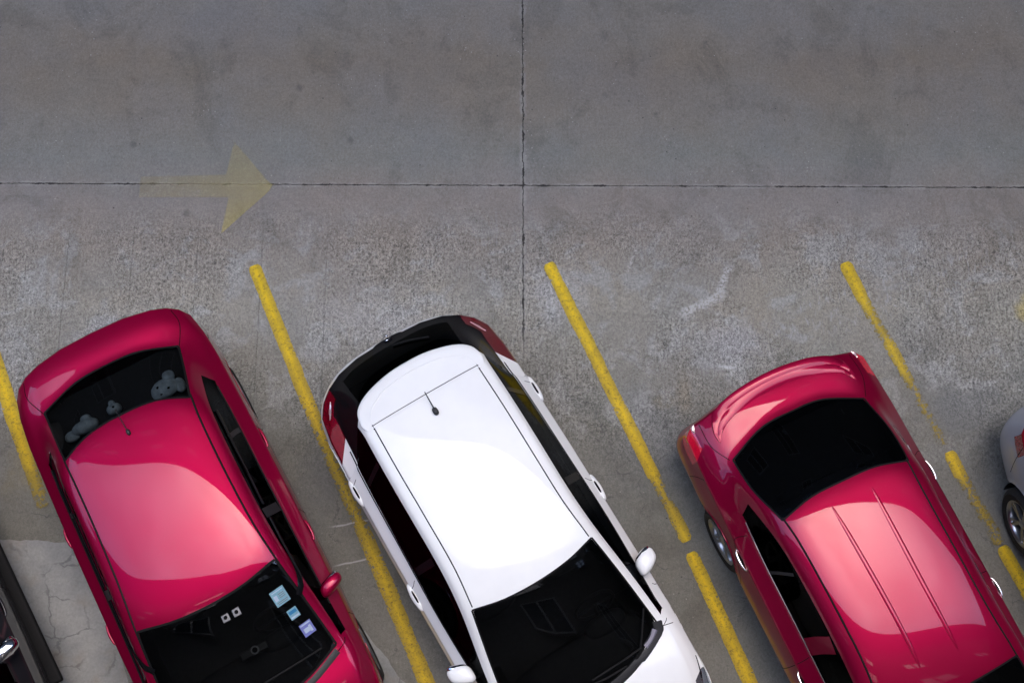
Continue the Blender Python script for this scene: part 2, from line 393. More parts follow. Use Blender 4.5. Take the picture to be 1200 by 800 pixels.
STREAKS = [(1.62, 3.80, 2.02, 4.02, 0.075, (.50, .49, .46), 0.8, 0.49), (2.02, 4.02, 2.12, 4.30, 0.07, (.50, .49, .46), 0.8, 0.50),
           (1.12, 4.25, 1.22, 4.5, 0.03, (.5, .47, .44), 0.6, 0.52), (1.98, 3.30, 2.10, 3.28, 0.02, (.6, .6, .58), 0.8, 0.45),
           (1.10, 2.55, 1.18, 2.75, 0.03, (.38, .39, .40), 0.6, 0.5), (-0.15, 4.5, -0.15, 4.9, 0.015, (.3, .29, .28), 0.4, 0.5),
           (-1.65, 1.78, -1.3, 1.84, 0.012, (.45, .45, .44), 0.7, 0.40), (-1.6, 1.42, -1.2, 1.52, 0.012, (.45, .45, .44), 0.7, 0.40)]
bm = bmesh.new()
N = 24
S = 1500.0
gv = [[bm.verts.new((-S + 2 * S * i / N, -S + 2 * S * j / N, 0)) for j in range(N + 1)] for i in range(N + 1)]
for i in range(N):
    for j in range(N): bm.faces.new((gv[i][j], gv[i + 1][j], gv[i + 1][j + 1], gv[i][j + 1]))
ground = bm_obj('ground', bm, ground_material(), smooth=False)
ground['kind'] = 'structure'

# pale repair screed between the stalls (irregular edge)
def screed_material():
    g = G('pale_screed')
    p = g.obj
    a = g.noise(p, 2.2, 6, 0.6); b = g.noise(p, 38, 7, 0.7); X, Y, Z = g.xyz(p)
    c = g.mix(g.mr(a, 0.35, 0.65), (.235, .245, .24), (.305, .31, .295))
    k = g.mr(b, 0.3, 0.7, 0.86, 1.14, False)
    c = g.mix(1.0, c, g.comb(k, k, k), 'MULTIPLY')
    v = g.comb(g.math('ADD', X, g.math('MULTIPLY', a, 0.5)), g.math('ADD', g.math('MULTIPLY', Y, 1.6), g.math('MULTIPLY', g.noise(p, 5, 4), 0.35)))
    ed = g.voro(v, 2.1, 'DISTANCE_TO_EDGE')['Distance']
    ck = g.math('MULTIPLY', g.mr(ed, 0.035, 0.006), g.mr(g.noise(p, 3.1, 4), 0.42, 0.58))
    c = g.mix(g.math('MULTIPLY', ck, 0.5), c, (0.09, 0.095, 0.10))
    br = g.mr(g.noise(g.comb(g.math('ADD', X, 9.0), Y), 2.6, 5), 0.52, 0.68)
    c = g.mix(g.math('MULTIPLY', br, 0.35), c, (.23, .19, .14))
    h = g.math('SUBTRACT', g.math('ADD', a, g.math('MULTIPLY', b, 0.3)), g.math('MULTIPLY', ck, 0.5))
    return g.done(g.pr(normal=g.bump(h, 0.5, 0.01), color=c, rough=0.85, spec=0.25))
M['screed'] = screed_material()

def rough_poly(name, pts, z, mat, amp=0.03, step=0.05, seed=1):
    rnd = random.Random(seed)
    out = []
    P = [Vector((x, y, 0)) for x, y in pts]
    for i in range(len(P)):
        a, b = P[i], P[(i + 1) % len(P)]
        n = max(1, int((b - a).length / step)); off = 0
        per = Vector((-(b - a).y, (b - a).x, 0)).normalized()
        for k in range(n):
            off = off * 0.75 + rnd.uniform(-amp, amp)
            out.append(a.lerp(b, k / n) + per * (off if k else 0))
    bm = bmesh.new()
    vs = [bm.verts.new((p.x, p.y, z)) for p in out]
    f = bm.faces.new(vs)
    if f.normal.z < 0: f.normal_flip()
    bmesh.ops.triangulate(bm, faces=[f])
    me = bpy.data.meshes.new(name); bm.to_mesh(me); bm.free()
    return link(name, me, mat)
s1 = rough_poly('concrete_patch', [(-4.95, 1.70), (-3.98, 1.62), (-3.6, 0.9), (-2.9, -0.8), (-4.2, -1.4), (-5.4, -0.2)], 0.004, M['screed'], 0.012, 0.05, 3)
s2 = rough_poly('concrete_patch', [(-1.50, 0.92), (-1.28, 0.80), (-0.98, 0.42), (-0.80, 0.30), (-0.3, -1.2), (-2.2, -1.4), (-2.1, 0.6)], 0.004, M['screed'], 0.012, 0.05, 5)
for s_ in (s1, s2): s_['kind'] = 'structure'

# ------------------------------------------------------------------ yellow paint
def worn_paint(name, col, dirt=0.4, alpha=1.0, old=(0.30, 0.24, 0.075)):
    """attribute 'wear' 0..1: the share of the paint film that has chipped off; bare spots are holes in the film"""
    g = G(name)
    p = g.obj
    at = g.t.nodes.new('ShaderNodeAttribute'); at.attribute_name = 'wear'
    wear = at.outputs['Fac']
    n1 = g.noise(p, 30, 8, 0.78); n2 = g.noise(p, 3.0, 4, 0.6); n3 = g.noise(p, 75, 3, 0.6)
    c = g.mix(g.mr(n2, 0.35, 0.65), col, tuple(v * 0.80 for v in col))
    c = g.mix(g.math('MULTIPLY', wear, 0.75), c, old)
    c = g.mix(g.math('MULTIPLY', g.mr(n1, 0.50, 0.66), dirt), c, (0.13, 0.10, 0.03))
    c = g.mix(g.math('MULTIPLY', g.mr(n3, 0.58, 0.70), 0.6), c, (0.06, 0.05, 0.03))
    thr = g.math('ADD', 0.32, g.math('MULTIPLY', wear, 0.20))
    h = g.math('ADD', g.math('MULTIPLY', n1, 0.75), g.math('MULTIPLY', n2, 0.25))
    m = g.mr(g.math('SUBTRACT', h, thr), -0.01, 0.03)
    m = g.math('MULTIPLY', m, g.math('SUBTRACT', alpha, g.math('MULTIPLY', wear, 0.35)))
    b = g.pr(normal=g.bump(n1, 0.3, 0.004), color=c, rough=0.7, spec=0.3)
    tr = g.t.nodes.new('ShaderNodeBsdfTransparent')
    mx = g.t.nodes.new('ShaderNodeMixShader')
    g.t.links.new(m, mx.inputs[0]); g.t.links.new(tr.outputs[0], mx.inputs[1]); g.t.links.new(b, mx.inputs[2])
    return g.done(mx.outputs[0])
M['yellow'] = worn_paint('yellow_road_paint', (0.78, 0.53, 0.010), 0.75)
M['ghost'] = worn_paint('ghost_arrow_paint', (0.58, 0.48, 0.16), 0.1, 0.46, (0.50, 0.43, 0.26))

def line(name, strokes, label):
    """strokes: polylines of (x, y, width, wear); wear blends gradually along each stroke"""
    bm = bmesh.new(); lay = bm.verts.layers.float.new('wear')
    for st in strokes:
        rnd = random.Random(int(st[0][0] * 1000)); ol = orr = 0; prev = None
        pts = []
        for (a, b) in zip(st, st[1:]):
            n = max(2, int(math.hypot(b[0] - a[0], b[1] - a[1]) / 0.025))
            for k in range(n): pts.append([a[q] + (b[q] - a[q]) * k / n for q in range(4)])
        pts.append(list(st[-1]))
        for k, (x, y, wd, we) in enumerate(pts):
            q0 = pts[max(k - 1, 0)]; q1 = pts[min(k + 1, len(pts) - 1)]
            d = Vector((q1[0] - q0[0], q1[1] - q0[1], 0)).normalized(); nn = Vector((-d.y, d.x, 0))
            ol = ol * 0.8 + rnd.uniform(-0.003, 0.003); orr = orr * 0.8 + rnd.uniform(-0.003, 0.003)
            e_ = min(k, len(pts) - 1 - k); ww = wd / 2 * (0.62 if e_ == 0 else 0.9 if e_ == 1 else 1)
            pl = Vector((x, y, 0)) + nn * (ww + ol); prr = Vector((x, y, 0)) - nn * (ww + orr)
            cur = (bm.verts.new((pl.x, pl.y, 0.008)), bm.verts.new((x, y, 0.008)), bm.verts.new((prr.x, prr.y, 0.008)))
            cur[0][lay] = min(1, we + .42); cur[1][lay] = we - .1; cur[2][lay] = min(1, we + .42)
            if prev:
                for u in range(2):
                    f = bm.faces.new((prev[u], prev[u + 1], cur[u + 1], cur[u])); f.normal_update()
                    if f.normal.z < 0: f.normal_flip()
            prev = cur
    me = bpy.data.meshes.new(name); bm.to_mesh(me); bm.free()
    return tag(link(name, me, M['yellow']), label, 'road marking', 'yellow lines between the parking bays')
LW = 0.125
line('parking_line', [[(-4.98, 3.52, LW + .03, .1), (-4.70, 2.87, LW + .02, .1), (-4.50, 2.40, LW, .2), (-4.42, 2.22, LW, .6), (-4.30, 1.95, LW, .95)]],
     'yellow line end at the left edge, fading out beside the first red car')
line('parking_line', [[(-2.505, 4.31, LW, .05), (-2.20, 3.60, LW, .15), (-1.93, 2.97, LW, .25), (-1.70, 2.45, LW, .5), (-1.45, 1.92, LW + .01, .55), (-1.25, 1.50, LW + .02, .3), (-0.42, -0.35, LW + .01, .2)]],
     'yellow line that passes between the left red car and the white car')
line('parking_line', [[(0.352, 4.335, LW, .05), (0.85, 3.25, LW, .2), (1.30, 2.28, LW, .15), (1.36, 2.16, LW, .5), (1.42, 2.02, LW - .02, .65), (1.48, 1.90, LW - .01, .4), (1.60, 1.645, LW, .25)],
                      [(1.625, 1.545, LW, .1), (2.10, 0.42, LW + .01, .15), (2.5, -0.5, LW, .3)]],
     'yellow line with a short gap between the white car and the ruby car')
line('parking_line', [[(3.225, 4.34, LW, .05), (3.36, 4.0, LW, .2), (3.44, 3.82, LW, .5), (3.54, 3.62, LW - .01, .65), (3.60, 3.50, LW - .01, .35), (3.70, 3.26, LW - .01, .4), (3.76, 3.14, LW - .02, .75), (3.90, 2.82, LW - .03, .9), (4.04, 2.50, LW - .03, .95)],
                      [(4.06, 2.475, LW, .15), (4.14, 2.28, LW, .3), (4.20, 2.16, LW, .75), (4.32, 1.90, LW, .8), (4.455, 1.62, LW, .8)],
                      [(4.465, 1.60, LW, .1), (4.80, 0.86, LW + .01, .15), (5.3, -0.25, LW, .4)]],
     'patchy worn yellow line right of the ruby car, its paint mostly rubbed away')
# faded direction arrow
bm = bmesh.new(); lay = bm.verts.layers.float.new('wear')
def ghost(poly, wears):
    vs = []
    for (x, y), w_ in zip(poly, wears):
        v = bm.verts.new((x, y, 0.005)); v[lay] = w_; vs.append(v)
    f = bm.faces.new(vs); f.normal_update()
    if f.normal.z < 0: f.normal_flip()
    return f
ghost([(-3.67, 5.24), (-3.67, 5.15), (-2.80, 5.15), (-2.83, 5.26)], (.75, .7, .5, .6))
ghost([(-3.67, 5.15), (-3.67, 5.02), (-2.79, 5.02), (-2.80, 5.15)], (.75, .7, .5, .55))
ghost([(-2.83, 5.26), (-2.80, 5.15), (-2.36, 5.15), (-2.42, 5.20), (-2.77, 5.62)], (.55, .45, .2, .4, .6))
ghost([(-2.80, 5.15), (-2.79, 5.02), (-2.84, 4.64), (-2.40, 5.08), (-2.36, 5.15)], (.4, .35, .0, .3, .2))
bmesh.ops.remove_doubles(bm, verts=bm.verts[:], dist=1e-4)
me = bpy.data.meshes.new('direction_arrow'); bm.to_mesh(me); bm.free()
tag(link('direction_arrow', me, M['ghost']), 'faded pale yellow arrow pointing right across the slab joint', 'road marking')

# ------------------------------------------------------------------ unseen surrounding blocks, added to bound the sky mirrored in the cars
M['render_wall'] = simple('rendered_wall', (0.10, 0.095, 0.09), 0.9, 0, 0.2, 0, 0.15, 1.5)
M['render_wall2'] = simple('concrete_wall', (0.09, 0.09, 0.088), 0.9, 0, 0.2, 0, 0.15, 1.5)
M['window_glass'] = simple('window_pane', (0.02, 0.025, 0.03), 0.06, 0, 0.5)
M['window_frame'] = simple('window_frame', (0.25, 0.25, 0.25), 0.5)
def building(cx, cy, wx, wy, h, label, mat, face, roofov=0.0, cols=6, floors=5):
    e = bpy.data.objects.new('unseen_block', None); C.objects.link(e); e.location = (cx, cy, 0)
    tag(e, label, 'building')
    bm = bmesh.new(); box(bm, 0, 0, h / 2, wx, wy, h)
    bm_obj('wall', bm, M[mat], e, smooth=False)
    bm = bmesh.new(); box(bm, 0, 0, h + 0.2, wx + 2 * roofov, wy + 2 * roofov, 0.4, 0.03)  # overhang sets where the mirrored sky ends on the car roofs
    bm_obj('roof', bm, M[mat], e, smooth=False)
    # windows on the face that looks at the car park
    horiz = face in ('+y', '-y'); span = wx if horiz else wy
    fm = bmesh.new()
    for (a, b, c_, d) in ((0, .78, 1.5, .08), (0, -.78, 1.5, .08)): box(fm, a, 0, b, c_, .1, d)
    for sx in (-.71, 0, .71): box(fm, sx, 0, 0, .08, .1, 1.48)
    fme = bpy.data.meshes.new('window'); fm.to_mesh(fme); fm.free(); fme.materials.append(M['window_frame'])
    pm = bmesh.new(); box(pm, 0, 0.0, 0, 1.4, .03, 1.5); pme = bpy.data.meshes.new('pane'); pm.to_mesh(pme); pm.free(); pme.materials.append(M['window_glass'])
    for r_ in range(floors):
        for k in range(cols):
            u = -span / 2 + span * (k + .5) / cols; z = 2.0 + r_ * (h - 1.5) / floors
            if horiz: loc = (u, (wy / 2 + .04) * (1 if face == '+y' else -1), z); rz = 0
            else: loc = ((wx / 2 + .04) * (1 if face == '+x' else -1), u, z); rz = R(90)
            o = link('window', fme, None, e); o.location = loc; o.rotation_euler = (0, 0, rz)
            link('pane', pme, None, o)
building(0, -12.6, 60, 20, 24, 'unseen tall rendered block along the front of the bays, shaped to bound the reflected sky', 'render_wall', '+y', 2.0, 12, 6)
building(2, 18.5, 60, 14, 30, 'unseen long concrete block across the lane, its height set for the roof reflections', 'render_wall2', '-y', 0.6, 12, 7)
building(-26, 8, 14, 30, 9, 'unseen block added at the left of the car park, kept low for the roof reflections', 'render_wall2', '+x', 0.5, 6, 5)
building(22, 8, 14, 30, 14, 'unseen block added at the right of the car park to bound the reflected sky', 'render_wall', '-x', 0.5, 6, 6)

# ------------------------------------------------------------------ cars
def subdiv_cage(verts, faces, mats, creases, level=3, target_fit=2):
    """Catmull-Clark; cage nudged so that its limit passes near the target points. Returns a bmesh-ready mesh."""
    cage = [Vector(v) for v in verts]; tgt = [Vector(v) for v in verts]
    res = None
    for it in range(target_fit + 1):
        me = bpy.data.meshes.new('cage')
        me.from_pydata([tuple(v) for v in cage], [], faces)
        for p_, mi in zip(me.polygons, mats): p_.material_index = mi
        me.update()
        cr_attr = me.attributes.new('crease_edge', 'FLOAT', 'EDGE')
        for e_ in me.edges:
            k = tuple(sorted(e_.vertices))
            if k in creases: cr_attr.data[e_.index].value = creases[k]
        o = bpy.data.objects.new('cage', me); C.objects.link(o)
        md = o.modifiers.new('s', 'SUBSURF'); md.levels = level if it == target_fit else 2; md.render_levels = md.levels
        md.use_limit_surface = True
        dg = bpy.context.evaluated_depsgraph_get(); dg.update()
        em = bpy.data.meshes.new_from_object(o.evaluated_get(dg))
        bpy.data.objects.remove(o)
        if it < target_fit:
            for i in range(len(cage)):
                d = tgt[i] - em.vertices[i].co
                cage[i] += d * 0.8
            bpy.data.meshes.remove(em); bpy.data.meshes.remove(me)
        else: res = em
    return res

TAGS = ['body', 'glass', 'rearglass', 'windscreen', 'taillight', 'headlight', 'black', 'lower']

def build_shell(spec, wheels, wheel_r=0.335):
    """spec rows: deck/greenhouse grid rows (rear to front) x 6 columns (x, s, z); y of the model = -s"""
    rows = spec['rows']; nr = len(rows); nc = 6
    verts = []; idx = {}
    def vid(key, p):
        if key not in idx: idx[key] = len(verts); verts.append(p)
        return idx[key]
    for sgn in (1, -1):
        for i, r in enumerate(rows):
            for j, (x, s, z) in enumerate(r):
                key = (i, 0, 0) if j == 0 else (i, j, sgn)
                vid(key, (0 if j == 0 else x * sgn, -s, z))
    def V(i, j, sg): return idx[(i, 0, 0)] if j == 0 else idx[(i, j, sg)]
    faces = []; mats = []
    tagf = spec['tag']
    for sg in (1, -1):
        for i in range(nr - 1):
            for j in range(nc - 1):
                q = [V(i, j, sg), V(i, j + 1, sg), V(i + 1, j + 1, sg), V(i + 1, j, sg)]
                if sg > 0: q.reverse()
                faces.append(q); mats.append(TAGS.index(tagf(i, j)))
    # boundary loop rear centre -> right -> front -> left
    loop = [(0, j, 1) for j in range(0, nc)] + [(i, nc - 1, 1) for i in range(1, nr)] + [(nr - 1, j, 1) for j in range(nc - 2, 0, -1)]
    loop += [(nr - 1, 0, 0)] + [(nr - 1, j, -1) for j in range(1, nc)] + [(i, nc - 1, -1) for i in range(nr - 2, -1, -1)] + [(0, j, -1) for j in range(nc - 2, 0, -1)]
    loop = [(a, 0, 0) if b == 0 else (a, b, c) for a, b, c in loop]
    ids = [idx[k] for k in loop]
    n = len(ids); lv_prev = ids
    levels = spec['skirt']       # list of (z, off_rear, off_side, off_front)
    base = [Vector(verts[i]) for i in ids]
    nor = []
    for k in range(n):
        t = base[(k + 1) % n] - base[k - 1]; t.z = 0; t.normalize()
        v = Vector((t.y, -t.x, 0))
        c_ = Vector((base[k].x, base[k].y + spec['len'] / 2, 0))
        if v.dot(c_) < 0: v = -v
        nor.append(v)
    for li, (z, orr, os_, of) in enumerate(levels):
        cur = []
        for k in range(n):
            v = nor[k]
            wy = v.y * abs(v.y)
            off = os_ * (1 - abs(wy)) + (orr * wy if wy > 0 else -of * wy)
            zz = z[0] * (1 - abs(wy)) + (z[1] * wy if wy > 0 else -z[2] * wy)
            p = base[k] + v * off
            verts.append((p.x, p.y, zz)); cur.append(len(verts) - 1)
        for k in range(n):
            a = k; b = (k + 1) % n
            faces.append([lv_prev[a], cur[a], cur[b], lv_prev[b]])
            mats.append(TAGS.index(spec['skirt_tag'](li, loop[a], loop[b])))
        lv_prev = cur
    creases = {}
    for (rowi, jr, val) in spec.get('crease_rows', []):
        for sg in (1, -1):
            for j in range(jr[0], jr[1]): creases[tuple(sorted((V(rowi, j, sg), V(rowi, j + 1, sg))))] = val
    for (colj, ir, val) in spec.get('crease_cols', []):
        for sg in (1, -1):
            for i in range(ir[0], ir[1]): creases[tuple(sorted((V(i, colj, sg), V(i + 1, colj, sg))))] = val
    em = subdiv_cage(verts, faces, mats, creases)
    bm = bmesh.new(); bm.from_mesh(em)
    # wheel arches: cut a circle in the (s,z) plane out of the flanks
    for (ws, wz) in wheels:
        rr = wheel_r + 0.045
        for v in bm.verts:
            if abs(v.co.x) > 0.6:
                d = Vector((v.co.y + ws, v.co.z - wz)); L = d.length
                if 0.001 < L and abs(L - rr) < 0.034 and v.co.z > 0.1:
                    d *= rr / L; v.co.y = -ws + d.x; v.co.z = wz + d.y
        kill = []
        for f in bm.faces:
            c_ = f.calc_center_median()
            if abs(c_.x) > 0.6 and math.hypot(c_.y + ws, c_.z - wz) < rr - 0.004: kill.append(f)
        bmesh.ops.delete(bm, geom=kill, context='FACES')
    bmesh.ops.recalc_face_normals(bm, faces=bm.faces)
    bm.normal_update()
    return bm

def split_parts(bm, root, mats, names):
    """one mesh per tag; glass and lamps one mesh per connected island. Shading normals taken from the whole shell."""
    vn = {v.index: v.normal.copy() for v in bm.verts}
    bm.verts.ensure_lookup_table(); bm.faces.ensure_lookup_table()
    done = set(); out = []
    # per-tag vertex normals with seams kept smooth over the whole shell
    for ti, tg in enumerate(TAGS):
        fs = [f for f in bm.faces if f.material_index == ti]
        if not fs: continue
        isl = []
        if tg in ('body',): isl = [fs]
        else:
            left = set(fs)
            while left:
                st = [left.pop()]; comp = [st[0]]
                while st:
                    f = st.pop()
                    for e in f.edges:
                        for g_ in e.link_faces:
                            if g_ in left: left.discard(g_); comp.append(g_); st.append(g_)
                isl.append(comp)
        for comp in isl:
            used = {}; vv = []; ff = []
            for f in comp:
                q = []
                for v in f.verts:
                    if v.index not in used: used[v.index] = len(vv); vv.append(v.index)
                    q.append(used[v.index])
                ff.append(q)
            me = bpy.data.meshes.new(names[tg])
            me.from_pydata([tuple(bm.verts[i].co) for i in vv], [], ff)
            for p_ in me.polygons: p_.use_smooth = True
            me.update()
            me.normals_split_custom_set_from_vertices([tuple(vn[i]) for i in vv])
            out.append((tg, link(names[tg], me, mats[tg], root)))
    return out

class Surf:
    def __init__(s, bm): s.t = BVHTree.FromBMesh(bm)
    def top(s, x, sdist, z=3.0):
        h = s.t.ray_cast(Vector((x, -sdist, z)), Vector((0, 0, -1)))
        return (h[0], h[1]) if h[0] is not None else (Vector((x, -sdist, 0.9)), Vector((0, 0, 1)))
    def side(s, sg, sdist, z):
        h = s.t.ray_cast(Vector((sg * 2.0, -sdist, z)), Vector((-sg, 0, 0)))
        return (h[0], h[1]) if h[0] is not None else (Vector((sg * 0.9, -sdist, z)), Vector((sg, 0, 0)))
    def rear(s, x, z, front=False):
        d = -1 if front else 1
        h = s.t.ray_cast(Vector((x, d * 2.0 - (5 if front else 0), z)), Vector((0, -d, 0)))
        return (h[0], h[1]) if h[0] is not None else (Vector((x, 0, z)), Vector((0, 1, 0)))

def strip(bm, samples, width, lift, dome=0.0):
    """samples: (point, normal) along the surface"""
    prev = None; n = len(samples)
    for i, (p, nn) in enumerate(samples):
        t = samples[min(i + 1, n - 1)][0] - samples[max(i - 1, 0)][0]
        if t.length < 1e-6: continue
        if nn.z < 0 and abs(nn.z) > 0.3: nn = -nn
        b = nn.cross(t).normalized()
        ww = width(i / (n - 1)) if callable(width) else width
        dd = dome(i / (n - 1)) if callable(dome) else dome
        pts = [p - b * ww / 2 + nn * (-0.002 if dome else lift), p + nn * (lift + dd), p + b * ww / 2 + nn * (-0.002 if dome else lift)]
        cur = [bm.verts.new(q) for q in pts]
        if prev:
            for k in range(2): bm.faces.new((prev[k], prev[k + 1], cur[k + 1], cur[k]))
        prev = cur

def top_line(S_, pts, n=6):
    return [S_.top(p.x, p.y) for p in crom([(a, b, 0) for a, b in pts], n)]
def side_line(S_, sg, pts, n=6):
    out = []
    for p in crom([(a, b, 0) for a, b in pts], n):
        q, nn = S_.side(sg, p.x, p.y)
        if nn.x * sg < 0: nn = -nn
        out.append((q, nn))
    return out

def make_wheel(parent, x, s, sg, r=0.325, wd=0.205):
    y = -s
    bm = bmesh.new()
    def lathe(bm, prof, seg=48):
        rings = []
        for (ax_, rad) in prof:
            rings.append([bm.verts.new((x + sg * ax_, y + rad * math.cos(2 * math.pi * k / seg), r + rad * math.sin(2 * math.pi * k / seg))) for k in range(seg)])
        for a, b in zip(rings, rings[1:]):
            for k in range(seg): bm.faces.new((a[k], a[(k + 1) % seg], b[(k + 1) % seg], b[k]))
    # brake disc and hub
    lathe(bm, [(-.03, .02), (-.03, .15), (-.02, .15), (-.02, .07), (.03, .065), (.035, .03), (.035, .001)])
    hub = bm_obj('wheel', bm, M['plastic'], parent)
    bm = bmesh.new(); h = wd / 2; ri = r * 0.68
    lathe(bm, [(-h + .01, ri), (-h, ri + .02), (-h - .004, r - .045), (-h + .02, r - .012), (-h + .035, r), (-.03, r), (-.028, r - .006), (-.02, r - .006), (-.018, r),
               (.018, r), (.02, r - .006), (.028, r - .006), (.03, r), (h - .035, r), (h - .02, r - .012), (h + .004, r - .045), (h, ri + .02), (h - .01, ri)])
    bm_obj('tyre', bm, M['tyre'], hub)
    bm = bmesh.new()
    lathe(bm, [(-h + .02, ri - .02), (h - .045, ri - .028), (h - .02, ri - .018), (h - .008, ri - .004), (h - .008, ri + .002), (h - .016, ri + .003)])
    lathe(bm, [(h - .07, .048), (h - .03, .044), (h - .022, .03), (h - .020, .001)], 24)
    for k in range(5):
        for da in (-.13, .13):
            a = 2 * math.pi * k / 5 + da
            def P(rad, ww, dep, an=a):
                c_, s_ = math.cos(an), math.sin(an)
                return [Vector((x + sg * dep, y + rad * c_ - sd * ww * s_, r + rad * s_ + sd * ww * c_)) for sd in (-1, 1)]
            A = P(.04, .012, h - .03, 2 * math.pi * k / 5 + da * .6); B = P(ri - .012, .011, h - .022)
            A2 = P(.04, .014, h - .06, 2 * math.pi * k / 5 + da * .6); B2 = P(ri - .012, .013, h - .05)
            v = [bm.verts.new(q) for q in A + B + A2 + B2]
            for q in ((0, 1, 3, 2), (4, 6, 7, 5), (0, 4, 5, 1), (2, 3, 7, 6), (0, 2, 6, 4), (1, 5, 7, 3)): bm.faces.new([v[i] for i in q])
    bm_obj('rim', bm, M['alloy'], hub, angle=30)
    return hub

def ellip(bm, c, rad, power=2.6, seg=20, rings=12, skew=None):
    cx, cy, cz = c; rx, ry, rz = rad; grid = []
    def sp(v, p): return math.copysign(abs(v) ** (2.0 / p), v)
    for i in range(rings + 1):
        ph = -math.pi / 2 + math.pi * i / rings; row = []
        for k in range(seg):
            th = 2 * math.pi * k / seg
            q = Vector((rx * sp(math.cos(ph), power) * sp(math.cos(th), power), ry * sp(math.cos(ph), power) * sp(math.sin(th), power), rz * sp(math.sin(ph), power)))
            if skew: q = skew(q)
            row.append(bm.verts.new((cx + q.x, cy + q.y, cz + q.z)))
        grid.append(row)
    for a, b in zip(grid, grid[1:]):
        for k in range(seg): bm.faces.new((a[k], a[(k + 1) % seg], b[(k + 1) % seg], b[k]))
    bmesh.ops.remove_doubles(bm, verts=[v for r_ in grid for v in r_], dist=1e-5)

def mirror_part(root, S_, sg, s, z, mat, reach=0.14, size=(.105, .06, .075), off=0.0):
    q, nn = S_.side(sg, s, z - 0.02)
    x0 = abs(q.x)
    cx = sg * (x0 + reach * 0.62 + off)
    bm = bmesh.new()
    def skew(q):
        q.y -= sg * q.x * 0.42 * -1 if False else 0
        q.y += abs(q.x + sg * size[0]) * 0.38 - 0.04
        f = 1 - 0.22 * max(0, sg * q.x / size[0]); q.y *= f; q.z *= f
        return q
    ellip(bm, (cx, -s, z + .01), size, 3.0, 24, 14, skew)
    m = bm_obj('side_mirror', bm, M[mat], root)
    bm = bmesh.new()
    tube(bm, [(sg * (x0 - .03), -s - .01, z - .05), (sg * (x0 + .03), -s - .01, z - .045), (cx - sg * .02, -s - .005, z - .02)], [.028, .024, .022], 10)
    bm_obj('mirror_arm', bm, M['plastic'], m)
    bm = bmesh.new()
    def skg(q):
        q.y += abs(q.x + sg * size[0]) * 0.38 - 0.04
        return q
    ellip(bm, (cx, -s + size[1] * .62, z + .01), (size[0] * .8, size[1] * .45, size[2] * .78), 3.0, 20, 8, skg)
    bm_obj('mirror_glass', bm, M['chrome'], m)
    return m

def door_handle(root, S_, sg, s, z, mat, L=.20, bulge=.02, th=.014, cup=True, cupmat='seam', pad=False):
    pts = []
    for k in range(11):
        t = k / 10
        q, nn = S_.side(sg, s - L / 2 + L * t, z)
        if nn.x * sg < 0: nn = -nn
        pts.append(q + nn * (bulge * (math.sin(math.pi * t) ** 0.45) - .004))
    bm = bmesh.new()
    tube(bm, pts, [th * (.75 + .35 * math.sin(math.pi * k / 10)) for k in range(11)], 10)
    if pad:
        q, nn = S_.side(sg, s, z)
        ellip(bm, (q.x, -s, z - .01), (.034, L * .60, .045), 2.6, 24, 10)
    h = bm_obj('door_handle', bm, M[mat], root)
    if pad:
        bm = bmesh.new(); ellip(bm, (q.x + sg * .002, -s, z + .034), (.009, L * .27, .018), 2.6, 20, 8)
        bm_obj('handle_recess', bm, M['seam'], h)
        return h
    if cup:
        bm = bmesh.new()
        strip(bm, side_line(S_, sg, [(s - L * .34, z), (s, z + .004), (s + L * .3, z)], 5), lambda t: .005 + .045 * math.sin(math.pi * t) ** .6, .003)
        bm_obj('handle_recess', bm, M[cupmat], h)
    return h

